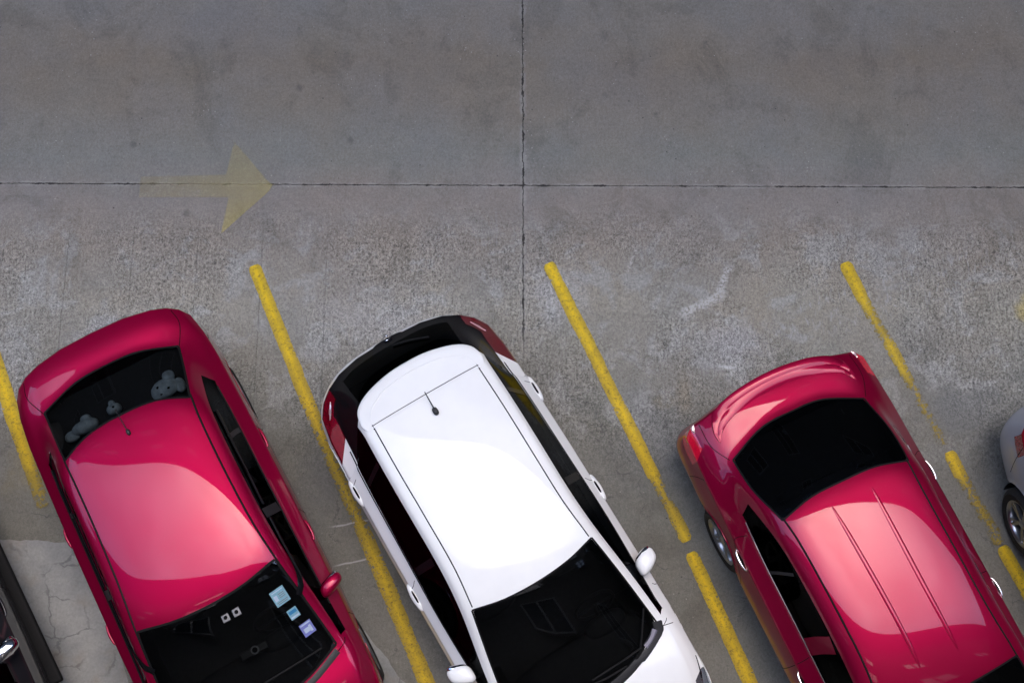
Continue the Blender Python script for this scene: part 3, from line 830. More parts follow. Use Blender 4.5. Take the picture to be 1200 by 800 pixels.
def interior(root, roof_s0, roof_s1, ws_s, shelf_s, shelf_z, wheel_sg=1):
    e = None
    bm = bmesh.new()
    # tub: floor, side walls
    box(bm, 0, -(shelf_s + ws_s) / 2, .34, 1.5, ws_s - shelf_s + .3, .04)
    for sg in (-1, 1): box(bm, sg * .74, -(shelf_s + ws_s) / 2 - .05, .62, .05, ws_s - shelf_s - .15, .54, .01)
    box(bm, 0, -shelf_s - .30, shelf_z - .04, 1.30, .56, .04, .01)        # parcel shelf
    tub = bm_obj('cabin_floor', bm, M['interior'], root)
    # dashboard
    bm = bmesh.new()
    ellip(bm, (0, -(ws_s - .22), .84), (.66, .26, .10), 3.0, 32, 10)
    ellip(bm, (wheel_sg * .34, -(ws_s - .44), .90), (.19, .09, .06), 2.6, 20, 8)
    dash = bm_obj('dashboard', bm, M['interior'], root)
    # steering wheel
    bm = bmesh.new()
    cw = Vector((wheel_sg * .35, -(ws_s - .62), .86))
    ring = []
    for k in range(33):
        a = 2 * math.pi * k / 32
        ring.append(cw + Vector((math.cos(a) * .18, math.sin(a) * .18 * .38, math.sin(a) * .18 * .9)))
    tube(bm, ring, .014, 8, False)
    for a in (R(190), R(-10), R(270)):
        tube(bm, [cw, cw + Vector((math.cos(a) * .18, math.sin(a) * .18 * .38, math.sin(a) * .18 * .9))], .014, 6)
    bm_obj('steering_wheel', bm, M['interior'], root)
    for sx, ss in ((-.36, ws_s - 1.25), (.36, ws_s - 1.25)):
        bm = bmesh.new()
        ellip(bm, (sx, -ss, .50), (.24, .26, .10), 3.4, 20, 8)
        ellip(bm, (sx, -ss + .30, .78), (.23, .09, .30), 3.4, 20, 10, lambda q: Vector((q.x * (1 - .15 * q.z / .3), q.y + q.z * .32, q.z)))
        ellip(bm, (sx, -ss + .43, 1.15), (.12, .05, .09), 3.0, 16, 8)
        bm_obj('seat', bm, M['seat'], root)
    rs = shelf_s + .62
    bm = bmesh.new()
    ellip(bm, (0, -rs - .42, .50), (.64, .26, .11), 4, 24, 8)
    ellip(bm, (0, -rs - .10, .80), (.63, .10, .30), 4, 24, 10, lambda q: Vector((q.x, q.y + q.z * .32, q.z)))
    for sx in (-.36, .36): ellip(bm, (sx, -rs + .04, 1.12), (.12, .05, .07), 3.0, 16, 8)
    bm_obj('rear_seat', bm, M['seat'], root)
    return tub, dash

def underbody(root, L, wheels, halfw):
    bm = bmesh.new()
    s0, s1 = .25, L - .3
    ws = sorted(w_[0] for w_ in wheels)
    box(bm, 0, -(s0 + s1) / 2, .24, 1.10, s1 - s0, .06, .01)
    spans = [(s0, ws[0] - .40), (ws[0] + .40, ws[1] - .40), (ws[1] + .40, s1)]
    for a, b in spans: 
        for sg in (-1, 1): box(bm, sg * .66, -(a + b) / 2, .242, .24, b - a, .056)
    # arch liners
    for (c_, z) in wheels:
        for sg in (-1, 1):
            seg = 20; ra = .375; prev = None
            for k in range(seg + 1):
                a = R(-25) + (math.pi + R(50)) * k / seg
                py, pz = -c_ + ra * math.cos(a), z + ra * math.sin(a)
                cur = [bm.verts.new((sg * xx, py, pz)) for xx in (.58, halfw - .07)]
                if prev: bm.faces.new((prev[0], prev[1], cur[1], cur[0]))
                prev = cur
            ctr = [bm.verts.new((sg * .58, -c_ + ra * math.cos(2 * math.pi * k / 24), z + ra * math.sin(2 * math.pi * k / 24))) for k in range(24)]
            bm.faces.new(ctr)
    return bm_obj('underbody', bm, M['plastic'], root, angle=30)

def new_car(kind, label, cat, off, yrear, th):
    e = bpy.data.objects.new(kind, None); C.objects.link(e)
    a = R(th); ax = Vector((-math.sin(a), math.cos(a), 0)); sd = Vector((math.cos(a), math.sin(a), 0))
    e.location = sd * off + ax * yrear
    e.rotation_euler = (0, 0, a)
    tag(e, label, cat)
    return e

def glass_seals(root_obj_list):
    pass

def common(spec, root, mats, names, wheels, halfw):
    bm = build_shell(spec, wheels)
    S_ = Surf(bm)
    parts = split_parts(bm, root, mats, names)
    body = [o for t_, o in parts if t_ == 'body'][0]
    bm.free()
    for (c_, z) in wheels:
        for sg in (-1, 1): make_wheel(root, sg * (halfw - .125), c_, sg)
    underbody(root, spec['len'], wheels, halfw)
    return S_, parts, body

NAMES = {'body': 'body', 'glass': 'side_window', 'rearglass': 'rear_window', 'windscreen': 'windscreen', 'taillight': 'taillight',
         'headlight': 'headlight', 'black': 'tailgate_panel', 'lower': 'bumper'}
def matset(p_, side='glassd', rear='glass'):
    return {'body': M[p_], 'glass': M[side], 'rearglass': M[rear], 'windscreen': M['glassf'], 'taillight': M['lens_red'],
            'headlight': M['lens_clear'], 'black': M['gloss_black'], 'lower': M[p_]}

def seams(root, body, S_, lines_top=(), lines_side=(), width=.007):
    L = [top_line(S_, p_) for p_ in lines_top] + [side_line(S_, sg, p_) for sg in (-1, 1) for p_ in lines_side]
    for ln in L:
        bm = bmesh.new(); strip(bm, ln, width, .0012)
        bm_obj('panel_gap', bm, M['seam'], body, smooth=False)

# ---- sedan cage generator -------------------------------------------------------
def roof_height(rt, x, s):
    z0, pk, ra, rb, fa, fb, la, lb = rt
    t = s - pk
    d = (ra * t * t + rb * t ** 4) if t < 0 else (fa * t * t + fb * t ** 4)
    return z0 - d - la * x * x - lb * x ** 4
def sedan_rows(p):
    """p: dict of key stations. Rear window bottom/top, windscreen top/bottom curves, roof heights."""
    k = p
    def roofz(s, x):
        return roof_height(k['rt'], x, s)
    rows = []
    rows.append(k['r4']); rows.append(k['r5']); rows.append(k['r6']); rows.append(k['r7'])
    for (s0, s1, s2, s3, x2, x3, x4, x5, z3, z4, z5) in k['roof']:
        rows.append([(0, s0, roofz(s0, 0)), (.3, s1, roofz(s1, .3)), (x2, s2, roofz(s2, x2)), (x3, s3, z3), (x4, s3, z4), (x5, s3, z5)])
    rows += k['front']
    return rows

# RED SEDAN (left) ---------------------------------------------------------------
redL_k = dict(
    r4=[(0, .01, .985), (.3, .02, .985), (.54, .06, .975), (.67, .10, .955), (.765, .155, .925), (.83, .235, .885)],
    r5=[(0, .17, 1.03), (.3, .18, 1.028), (.56, .23, 1.015), (.70, .28, .99), (.80, .34, .95), (.868, .42, .885)],
    r6=[(0, .37, 1.045), (.3, .39, 1.043), (.63, .50, 1.02), (.735, .56, .995), (.815, .61, .95), (.89, .66, .88)],
    r7=[(0, .65, 1.225), (.3, .67, 1.22), (.60, .79, 1.185), (.70, .86, 1.10), (.775, .93, 1.0), (.90, .95, .87)],
    rt=(1.455, 1.95, .035, .035, .05, .10, .07, .20),
    roof=[(.95, .975, 1.08, 1.15, .565, .675, .785, .905, 1.285, .985, .865),
          (1.35, 1.35, 1.38, 1.42, .55, .665, .79, .91, 1.335, .975, .86),
          (1.80, 1.80, 1.80, 1.82, .55, .665, .795, .915, 1.345, .965, .85),
          (2.25, 2.25, 2.24, 2.25, .565, .675, .80, .915, 1.325, .955, .845),
          (2.72, 2.70, 2.63, 2.62, .605, .70, .805, .915, 1.265, .945, .835)],
    front=[[(0, 3.16, 1.195), (.33, 3.13, 1.19), (.665, 3.03, 1.15), (.745, 3.0, 1.10), (.815, 2.98, .94), (.91, 2.98, .825)],
           [(0, 3.60, .985), (.36, 3.56, .982), (.715, 3.42, .965), (.775, 3.38, .955), (.83, 3.35, .925), (.90, 3.36, .815)],
           [(0, 3.80, .945), (.36, 3.77, .942), (.70, 3.69, .925), (.78, 3.66, .905), (.84, 3.62, .86), (.89, 3.62, .79)],
           [(0, 4.12, .86), (.36, 4.10, .85), (.66, 4.0, .815), (.74, 3.96, .79), (.80, 3.90, .75), (.855, 3.88, .71)],
           [(0, 4.33, .72), (.33, 4.31, .71), (.55, 4.24, .69), (.66, 4.18, .67), (.73, 4.11, .65), (.80, 4.03, .64)]])
def sedan_tag(i, j):
    if i in (2, 3) and j in (0, 1): return 'rearglass'
    if i in (8, 9) and j in (0, 1): return 'windscreen'
    if 3 <= i <= 9 and j == 3: return 'glass'
    if i == 12 and j in (3, 4): return 'headlight'
    return 'body'
def sedan_skirt_tag(li, a, b):
    if li == 0 and a[0] == 0 and b[0] == 0 and min(a[1], b[1]) >= 3: return 'taillight'
    if li == 0 and {a[0], b[0]} == {0, 1}: return 'taillight'
    if li == 0 and a[0] >= 13 and b[0] >= 13 and min(a[1], b[1]) >= 3: return 'headlight'
    return 'body'
SK = [((.74, .78, .60), .010, .012, .015), ((.55, .55, .46), .020, .022, .03), ((.34, .34, .30), .0, .0, .015), ((.22, .24, .22), -.07, -.05, -.05), ((.20, .22, .2), -.2, -.15, -.15)]
redL_spec = dict(rows=sedan_rows(redL_k), len=4.33, tag=sedan_tag, skirt_tag=sedan_skirt_tag, skirt=SK,
                 crease_rows=[(0, (0, 5), .55), (4, (0, 2), .3), (2, (0, 2), .35), (8, (0, 2), .35), (10, (0, 2), .4)],
                 crease_cols=[(5, (0, 12), .25), (4, (2, 10), .5), (3, (3, 10), .35), (2, (2, 4), .3), (2, (8, 10), .3)])

def window_seals(root, S_, k_rows, r_b, r_t, w_t, w_b, seal=.022):
    """dark rubber frames round the rear window and the windscreen, following cage rows"""
    def curve(row):
        return [(-x, s) for (x, s, z) in reversed(row[0:3])][:-1] + [(x, s) for (x, s, z) in row[0:3]]
    for a, b in ((r_b, r_t), (w_t, w_b)):
        if a == b: continue
        bm = bmesh.new()
        for r_ in (a, b): strip(bm, top_line(S_, curve(k_rows[r_]), 8), seal, .002)
        for sg in (-1, 1):
            strip(bm, top_line(S_, [(sg * k_rows[i][2][0], k_rows[i][2][1]) for i in range(a, b + 1)], 8), seal, .0025)
        bm_obj('window_seal', bm, M['rubber'], root, smooth=False)

def ditch(root, S_, pts, width=.022, mat='rubber', name='roof_moulding'):
    for sg in (-1, 1):
        bm = bmesh.new()
        strip(bm, top_line(S_, [(sg * a, b) for a, b in pts], 8), width, .002, .004)
        bm_obj(name, bm, M[mat], root)

def wiper(root, S_, pts, lift=.02, name='wiper'):
    bm = bmesh.new()
    P = [S_.top(p.x, p.y)[0] + Vector((0, 0, lift)) for p in crom([(a, b, 0) for a, b in pts], 6)]
    tube(bm, P, .009, 6)
    return bm_obj(name, bm, M['rubber'], root)

WH = [(0.95, .325), (3.50, .325)]
car = new_car('parked_car', 'crimson sedan with pale windscreen stickers and soft toys behind its rear window', 'car', -1.665, 4.70, 28.4)
S_, parts, body = common(redL_spec, car, matset('red', 'glassd', 'glasst'), NAMES, WH, .925)
rowsL = redL_spec['rows']
window_seals(car, S_, rowsL, 2, 4, 8, 10, .020)
ditch(car, S_, [(.575, 1.05), (.562, 1.35), (.562, 1.8), (.578, 2.25), (.612, 2.60), (.665, 3.0)], .024)
seams(car, body, S_, [[(-.64, .50), (-.72, .30), (-.70, .14)], [(.64, .50), (.72, .30), (.70, .14)], [(-.80, 3.40), (-.74, 3.46), (-.36, 3.61), (0, 3.65), (.36, 3.61), (.74, 3.46), (.80, 3.40)]],
      [[(1.42, .86), (1.40, .6), (1.25, .42)], [(2.24, .86), (2.24, .6), (2.22, .3)], [(3.22, .82), (3.22, .6), (3.10, .35)], [(.50, .86), (.42, .75)]])
# black window rubber, belt strips, B pillar in the door glass
for sg in (-1, 1):
    bm = bmesh.new(); strip(bm, side_line(S_, sg, [(.98, 1.0), (1.4, .985), (2.0, .97), (2.6, .955), (3.1, .95)], 8), .026, .003, .006)
    bm_obj('window_trim', bm, M['rubber'], car)
    bm = bmesh.new(); strip(bm, side_line(S_, sg, [(2.17, .99), (2.20, 1.12), (2.24, 1.30)], 6), .085, .003)
    bm_obj('door_pillar', bm, M['plastic'], car, smooth=False)
    bm = bmesh.new(); strip(bm, side_line(S_, sg, [(1.42, 1.0), (1.46, 1.12), (1.52, 1.27)], 6), .045, .003)
    bm_obj('door_pillar', bm, M['plastic'], car, smooth=False)
    bm = bmesh.new()     # rain visors over the doors
    for a0, a1 in ((1.25, 2.16), (2.28, 2.95)):
        pts = []
        for k in range(13):
            s = a0 + (a1 - a0) * k / 12
            q, nn = S_.side(sg, s, 1.255 - .10 * max(0, s - 2.5) * 1.2)
            if nn.x * sg < 0: nn = -nn
            pts.append((q + nn * .012, nn))
        strip(bm, pts, .055, .004, .003)
    bm_obj('rain_visor', bm, M['gloss_black'], car)
    door_handle(car, S_, sg, 1.53, .82, 'red', .19, .016, .013, True)
    door_handle(car, S_, sg, 2.44, .81, 'red', .19, .016, .013, True)
    mirror_part(car, S_, sg, 2.97, .99, 'red', .15, (.105, .062, .072))
    bm = bmesh.new(); strip(bm, side_line(S_, sg, [(3.37, .72), (3.43, .72), (3.50, .715)], 5), lambda t: .012 + .022 * math.sin(math.pi * t), .002, .006)
    bm_obj('side_marker', bm, M['lens_clear'], car)
# cowl and wipers
bm = bmesh.new(); strip(bm, top_line(S_, [(-.70, 3.47), (-.36, 3.61), (0, 3.65), (.36, 3.61), (.70, 3.47)], 8), .075, .003, .006)
bm_obj('cowl', bm, M['plastic'], car)
wiper(car, S_, [(-.62, 3.40), (-.2, 3.48), (.08, 3.57)]); wiper(car, S_, [(.02, 3.44), (.35, 3.42), (.60, 3.40)])
# antenna
q, nn = S_.top(.0, 1.13)
bm = bmesh.new(); ellip(bm, (q.x, q.y, q.z + .012), (.018, .028, .02), 2.4, 14, 8)
ant = bm_obj('antenna', bm, M['plastic'], car)
bm = bmesh.new(); tube(bm, [(q.x, q.y, q.z + .02), (q.x, q.y + .10, q.z + .075), (q.x, q.y + .17, q.z + .12)], [.005, .004, .003], 6)
tube(bm, [(q.x, q.y + .165, q.z + .116), (q.x, q.y + .185, q.z + .13)], [.007, .006], 8)
bm_obj('antenna_rod', bm, M['plastic'], ant)
tub, dash = interior(car, .95, 2.72, 3.60, .42, 1.0, 1)
# stickers on the windscreen (seen through the picture as flat squares under the glass edge)
def sticker(root, S_, x, s, wd, ht, mat, prints=(), rot=0.0, lift=.003):
    c_, nn = S_.top(x, s)
    u = Vector((math.cos(rot), math.sin(rot), 0)); u = (u - nn * u.dot(nn)).normalized(); v = nn.cross(u)
    def quad(bm, du, dv, a, b, l):
        vs = [bm.verts.new(c_ + u * (du + sx * a / 2) + v * (dv + sy * b / 2) + nn * l) for sx, sy in ((-1, -1), (1, -1), (1, 1), (-1, 1))]
        f = bm.faces.new(vs)
    bm = bmesh.new(); quad(bm, 0, 0, wd, ht, lift); st = bm_obj('sticker', bm, M[mat], root, smooth=False)
    for (du, dv, a, b, mk) in prints:
        bm = bmesh.new(); quad(bm, du, dv, a, b, lift + .001); bm_obj('print', bm, M[mk], st, smooth=False)
sticker(car, S_, .505, 2.90, .125, .14, 'sticker_cyan', [(0, .052, .10, .008, 'sticker_white'), (-.035, .0, .03, .05, 'sticker_white'), (.02, .022, .05, .006, 'grey'), (.02, .006, .05, .006, 'grey'), (.02, -.010, .05, .006, 'grey'), (0, -.04, .10, .006, 'grey'), (0, -.054, .09, .006, 'grey')], R(4))
sticker(car, S_, .535, 3.06, .085, .09, 'sticker_cyan', [(0, .015, .07, .03, 'sticker_blue'), (0, -.028, .07, .014, 'sticker_white')], R(4))
sticker(car, S_, .575, 3.21, .105, .115, 'sticker_violet', [(0, .043, .09, .012, 'sticker_white'), (-.01, -.01, .05, .04, 'sticker_white'), (.025, -.01, .02, .06, 'sticker_white')], R(4))
# mirror/dashcam cluster behind the glass
bm = bmesh.new(); q, nn = S_.top(.11, 2.86)
for dx in (-.05, .045):
    vs = box(bm, q.x + dx, q.y, q.z + .006, .062, .066, .012, .004)
cc = bm_obj('dash_camera', bm, M['grey'], car)
bm = bmesh.new()
for dx in (-.05, .045): tube(bm, [(q.x + dx, q.y, q.z + .012), (q.x + dx, q.y, q.z + .016)], .016, 16)
bm_obj('camera_lens', bm, M['seam'], cc)
bm = bmesh.new(); box(bm, .12, -3.17, 1.12, .24, .07, .03, .012); rm = bm_obj('rear_view_mirror', bm, M['sticker_blue'] if False else M['plastic'], car)
bm = bmesh.new(); tube(bm, [(.13, -3.17, 1.136), (.13, -3.17, 1.142)], .035, 24); b_ = bm_obj('badge', bm, M['grey'], rm)
bm = bmesh.new(); tube(bm, [(.13, -3.17, 1.1425), (.13, -3.17, 1.144)], .022, 24); bm_obj('badge_center', bm, M['seam'], b_)

# soft toys on the parcel shelf
def toy(x, s, z, blobs, label, name='soft_toy', dark=()):
    bm = bmesh.new()
    for (dx, dy, dz, rx, ry, rz) in blobs: ellip(bm, (dx, dy, dz), (rx, ry, rz), 2.2, 18, 10)
    o = bm_obj(name, bm, M['plush'])
    o.location = car.matrix_basis @ Vector((x, -s, z)) if False else (car_mat(car) @ Vector((x, -s, z)))
    o.rotation_euler = car.rotation_euler
    tag(o, label, 'soft toy')
    for (dx, dy, dz, r_) in dark:
        bm = bmesh.new(); ellip(bm, (dx, dy, dz), (r_, r_ * .8, r_ * .5), 2.2, 12, 6)
        bm_obj('eye', bm, M['seam'], o)
    return o
def car_mat(c): return Matrix.Translation(c.location) @ Matrix.Rotation(c.rotation_euler.z, 4, 'Z')
toy(.38, .80, 1.0, [(0, 0, .05, .12, .085, .06), (.065, .085, .055, .055, .05, .04), (-.06, -.01, .04, .075, .075, .05), (.12, -.03, .04, .05, .07, .04)],
    'pale grey plush toy face down behind the red sedan rear window, right side', dark=[(-.05, .015, .098, .018), (-.045, -.045, .09, .016), (.03, -.03, .108, .013)])
toy(-.36, .79, 1.0, [(0, 0, .06, .12, .06, .07), (.03, .055, .06, .05, .045, .04), (-.13, -.02, .04, .07, .05, .04)],
    'pale plush toy behind the red sedan rear window, leftmost and flattest')
toy(-.08, .77, 1.0, [(0, 0, .07, .065, .05, .07), (.0, .05, .07, .03, .035, .04)], 'small round plush toy behind the red sedan rear window, in the middle', dark=[(.01, .0, .138, .012)])

# WHITE HATCHBACK ----------------------------------------------------------------
white_k = dict(
    r4=[(0, .085, .97), (.32, .10, .97), (.52, .145, .965), (.66, .215, .955), (.76, .295, .935), (.835, .40, .89)],
    r5=[(0, .17, 1.06), (.32, .185, 1.06), (.52, .24, 1.05), (.655, .34, 1.035), (.735, .45, 1.01), (.872, .62, .885)],
    r6=[(0, .34, 1.24), (.3, .355, 1.235), (.51, .42, 1.22), (.64, .53, 1.17), (.745, .68, 1.02), (.882, .84, .875)],
    r7=[(0, .57, 1.40), (.3, .58, 1.395), (.50, .63, 1.38), (.605, .72, 1.335), (.76, .93, 1.02), (.888, 1.05, .87)],
    rt=(1.51, 1.80, .030, .020, .05, .08, .07, .22),
    roof=[(.82, .82, .83, .95, .515, .605, .775, .892, 1.375, 1.015, .865),
          (1.25, 1.25, 1.25, 1.30, .525, .61, .79, .895, 1.40, 1.01, .86),
          (1.70, 1.70, 1.70, 1.72, .525, .61, .80, .90, 1.405, 1.0, .86),
          (2.15, 2.15, 2.13, 2.12, .525, .612, .81, .90, 1.39, .995, .855),
          (2.60, 2.58, 2.52, 2.50, .56, .64, .815, .90, 1.34, .985, .85)],
    front=[[(0, 3.10, 1.235), (.33, 3.07, 1.23), (.64, 2.95, 1.19), (.715, 2.92, 1.14), (.805, 2.90, .975), (.90, 2.90, .845)],
           [(0, 3.58, .995), (.36, 3.53, .992), (.705, 3.36, .975), (.765, 3.33, .965), (.81, 3.28, .945), (.895, 3.30, .84)],
           [(0, 3.74, .965), (.36, 3.70, .96), (.70, 3.60, .94), (.77, 3.57, .92), (.83, 3.53, .89), (.885, 3.54, .82)],
           [(0, 4.05, .90), (.36, 4.03, .89), (.66, 3.95, .86), (.74, 3.92, .83), (.81, 3.88, .80), (.875, 3.86, .75)],
           [(0, 4.28, .74), (.33, 4.26, .73), (.56, 4.21, .71), (.68, 4.16, .69), (.77, 4.10, .68), (.84, 4.03, .67)]])
def white_tag(i, j):
    if i in (1, 2, 3) and j in (0, 1): return 'rearglass'
    if i == 0 and j in (0, 1): return 'black'
    if i in (8, 9) and j in (0, 1): return 'windscreen'
    if i == 0 and j == 2: return 'black'
    if i == 0 and j == 3: return 'taillight'
    if i in (0, 1) and j == 4: return 'taillight'
    if i == 3 and j == 2: return 'body'
    if i in (1, 2, 3) and j in (2, 3): return 'black' if j == 2 or i < 3 else 'glass'
    if i == 3 and j == 3: return 'glass'
    if 4 <= i <= 9 and j == 3: return 'glass'
    if i == 12 and j in (3, 4): return 'headlight'
    return 'body'
def white_skirt_tag(li, a, b):
    if li == 0 and a[0] == 0 and b[0] == 0 and min(a[1], b[1]) >= 2: return 'taillight'
    if li == 0 and a[0] >= 13 and b[0] >= 13 and min(a[1], b[1]) >= 3: return 'headlight'
    return 'body'
SKW = [((.76, .84, .60), .03, .004, .015), ((.60, .68, .46), .105, .030, .03), ((.36, .38, .30), .06, .0, .015), ((.22, .26, .22), -.03, -.05, -.05), ((.20, .22, .2), -.2, -.15, -.15)]
white_spec = dict(rows=sedan_rows(white_k), len=4.28, tag=white_tag, skirt_tag=white_skirt_tag, skirt=SKW,
                  crease_rows=[(0, (0, 5), .35), (1, (0, 4), .2), (8, (0, 2), .35), (10, (0, 2), .4)],
                  crease_cols=[(5, (0, 12), .25), (4, (1, 10), .5), (3, (3, 10), .35), (2, (8, 10), .3)])
WHW = [(0.80, .325), (3.32, .325)]
car = new_car('parked_car', 'white hatchback with a white roof spoiler and black wraparound rear glass', 'car', .755, 3.46, 31.05)
wn = dict(NAMES)
S_, parts, body = common(white_spec, car, matset('white', 'glassd', 'glassd'), wn, WHW, .91)
rowsW = white_spec['rows']
window_seals(car, S_, rowsW, 4, 4, 8, 10, .016)
ditch(car, S_, [(.50, .80), (.508, 1.25), (.508, 1.7), (.512, 2.15), (.545, 2.50)], .014)
seams(car, body, S_, [[(-.80, 3.36), (-.74, 3.40), (-.36, 3.58), (0, 3.63), (.36, 3.58), (.74, 3.40), (.80, 3.36)],
                      [(.83, 3.42), (.74, 3.40)], [(-.83, 3.42), (-.74, 3.40)]],
      [[(1.02, .93), (1.05, .86), (1.1, .7), (1.12, .5)], [(2.02, .95), (2.06, .86), (2.06, .6), (2.04, .32)], [(3.06, .90), (3.08, .84), (3.06, .6), (3.0, .35)], [(.66, .85), (.62, .70), (.45, .55)]], .006)
# roof spoiler
bm = bmesh.new()
outer = [(-.575, .81), (-.585, .74), (-.545, .62), (-.42, .535), (-.2, .475), (0, .462), (.2, .475), (.42, .535), (.545, .62), (.585, .74), (.575, .81)]
P = crom([(a, b, 0) for a, b in outer], 8)
def roofz_w(x, s): return roof_height(white_k['rt'], x, s)
rings = []
for p in P:
    pts = []
    for t, dz in ((0, -.045), (0, -.012), (.04, 0.0), (.2, .003), (.6, .003), (1, .0015)):
        # from outer edge (t=0) forward to the seam at s=.815
        x = p.x * (1 - .06 * t) ; s = p.y + (.838 - p.y) * t
        if t == 0 and dz > -.03: x *= 1.002
        pts.append(bm.verts.new((x, -s, roofz_w(x, s) + .004 + dz + (-.006 * (1 - t)))))
    rings.append(pts)
for a, b in zip(rings, rings[1:]):
    for k in range(5): bm.faces.new((a[k], b[k], b[k + 1], a[k + 1]))
lo = [r_[0] for r_ in rings]
und = [bm.verts.new((v.co.x * .97, v.co.y - .12, v.co.z - .01)) for v in lo]
for k in range(len(lo) - 1): bm.faces.new((lo[k], und[k], und[k + 1], lo[k + 1]))
sp = bm_obj('roof_spoiler', bm, M['white'], car, angle=50)
bm = bmesh.new()
def onsp(pts, lift=.0):
    return [(Vector((p.x, -p.y, roofz_w(p.x, p.y) + .0055 + lift)), Vector((0, 0, 1))) for p in crom([(a, b, 0) for a, b in pts], 8)]
strip(bm, onsp([(-.51, .812), (-.2, .812), (0, .812), (.2, .812), (.51, .812)]), .006, .0015)
bm_obj('panel_gap', bm, M['seam'], sp, smooth=False)
bm = bmesh.new()
strip(bm, onsp([(-.50, .80), (-.46, .70), (-.3, .60), (-.1, .565), (.1, .565), (.3, .60), (.46, .70), (.50, .80)]), .012, -.001, .0022)
bm_obj('spoiler_crease', bm, M['white'], sp)
# antenna
q, nn = S_.top(0, .985)
bm = bmesh.new(); ellip(bm, (q.x, q.y, q.z + .014), (.024, .036, .022), 2.6, 14, 8)
ant = bm_obj('antenna', bm, M['plastic'], car)
bm = bmesh.new(); tube(bm, [(q.x, q.y + .01, q.z + .02), (q.x, q.y + .09, q.z + .05), (q.x, q.y + .17, q.z + .085)], [.0065, .005, .004], 6)
bm_obj('antenna_rod', bm, M['plastic'], ant)
for sg in (-1, 1):
    door_handle(car, S_, sg, 1.11, .845, 'white', .22, .022, .018, True, 'seam', True)
    door_handle(car, S_, sg, 2.13, .84, 'white', .22, .022, .018, True, 'seam', True)
    mirror_part(car, S_, sg, 2.88, 1.02, 'white', .16, (.10, .085, .07))
    bm = bmesh.new(); strip(bm, side_line(S_, sg, [(.80, 1.0), (1.2, 1.0), (2.0, .99), (2.6, .98), (3.2, .965)], 8), .02, .003, .004)
    bm_obj('window_trim', bm, M['rubber'], car)
    bm = bmesh.new(); strip(bm, side_line(S_, sg, [(1.98, 1.03), (2.0, 1.2), (2.02, 1.36)], 6), .07, .003)
    bm_obj('door_pillar', bm, M['gloss_black'], car, smooth=False)
    bm = bmesh.new(); strip(bm, side_line(S_, sg, [(1.14, 1.04), (1.12, 1.2), (1.10, 1.37)], 6), .05, .003)
    bm_obj('door_pillar', bm, M['gloss_black'], car, smooth=False)
    bm = bmesh.new(); strip(bm, top_line(S_, [(sg * .70, .33), (sg * .745, .40), (sg * .78, .46)], 5), lambda t: .01 + .035 * math.sin(math.pi * t), .002, .004)
    bm_obj('reflector', bm, M['lens_pale'], car)
    bm = bmesh.new()      # slim headlamp top
    strip(bm, side_line(S_, sg, [(3.74, .80), (3.83, .79), (3.92, .775)], 6), lambda t: .005 + .025 * t, .002, .004)
    bm_obj('headlamp_edge', bm, M['gloss_black'], car)
# tailgate: handle bulge, emblem, wiper
bm = bmesh.new()
ellip(bm, (0, -.10, .955), (.15, .03, .020), 3.0, 24, 8)
bm_obj('tailgate_grip', bm, M['rubber'], car)
bm = bmesh.new()
ring = [Vector((.0 + .036 * math.cos(a), -.065 + .006 * math.sin(a), .965 + .024 * math.sin(a))) for a in [2 * math.pi * k / 24 for k in range(25)]]
tube(bm, [Vector((p.x, -.075 + (p.z - .965) * -1.1, p.z + .012)) for p in ring], .005, 6, False)
tube(bm, [(-.03, -.075, .979), (.03, -.075, .979)], .004, 6)
bm_obj('emblem', bm, M['chrome'], car)
wiper(car, S_, [(.0, .20), (.14, .25), (.30, .33)], .018, 'rear_wiper')
# cowl + wipers
bm = bmesh.new(); strip(bm, top_line(S_, [(-.71, 3.34), (-.66, 3.43), (-.36, 3.555), (0, 3.605), (.36, 3.555), (.66, 3.43), (.71, 3.34)], 8), .10, .003, .008)
bm_obj('cowl', bm, M['plastic'], car)
bm = bmesh.new(); strip(bm, top_line(S_, [(.52, 3.475), (.60, 3.44), (.665, 3.395)], 4), .07, .010, .004)
bm_obj('cowl_cover', bm, M['ledpatch'], car)
wiper(car, S_, [(.66, 3.20), (.50, 3.42), (.42, 3.46), (.0, 3.47)], .022); wiper(car, S_, [(.30, 3.52), (.0, 3.50), (-.50, 3.36)], .018)
interior(car, .8, 2.6, 3.58, .28, .97, 1)

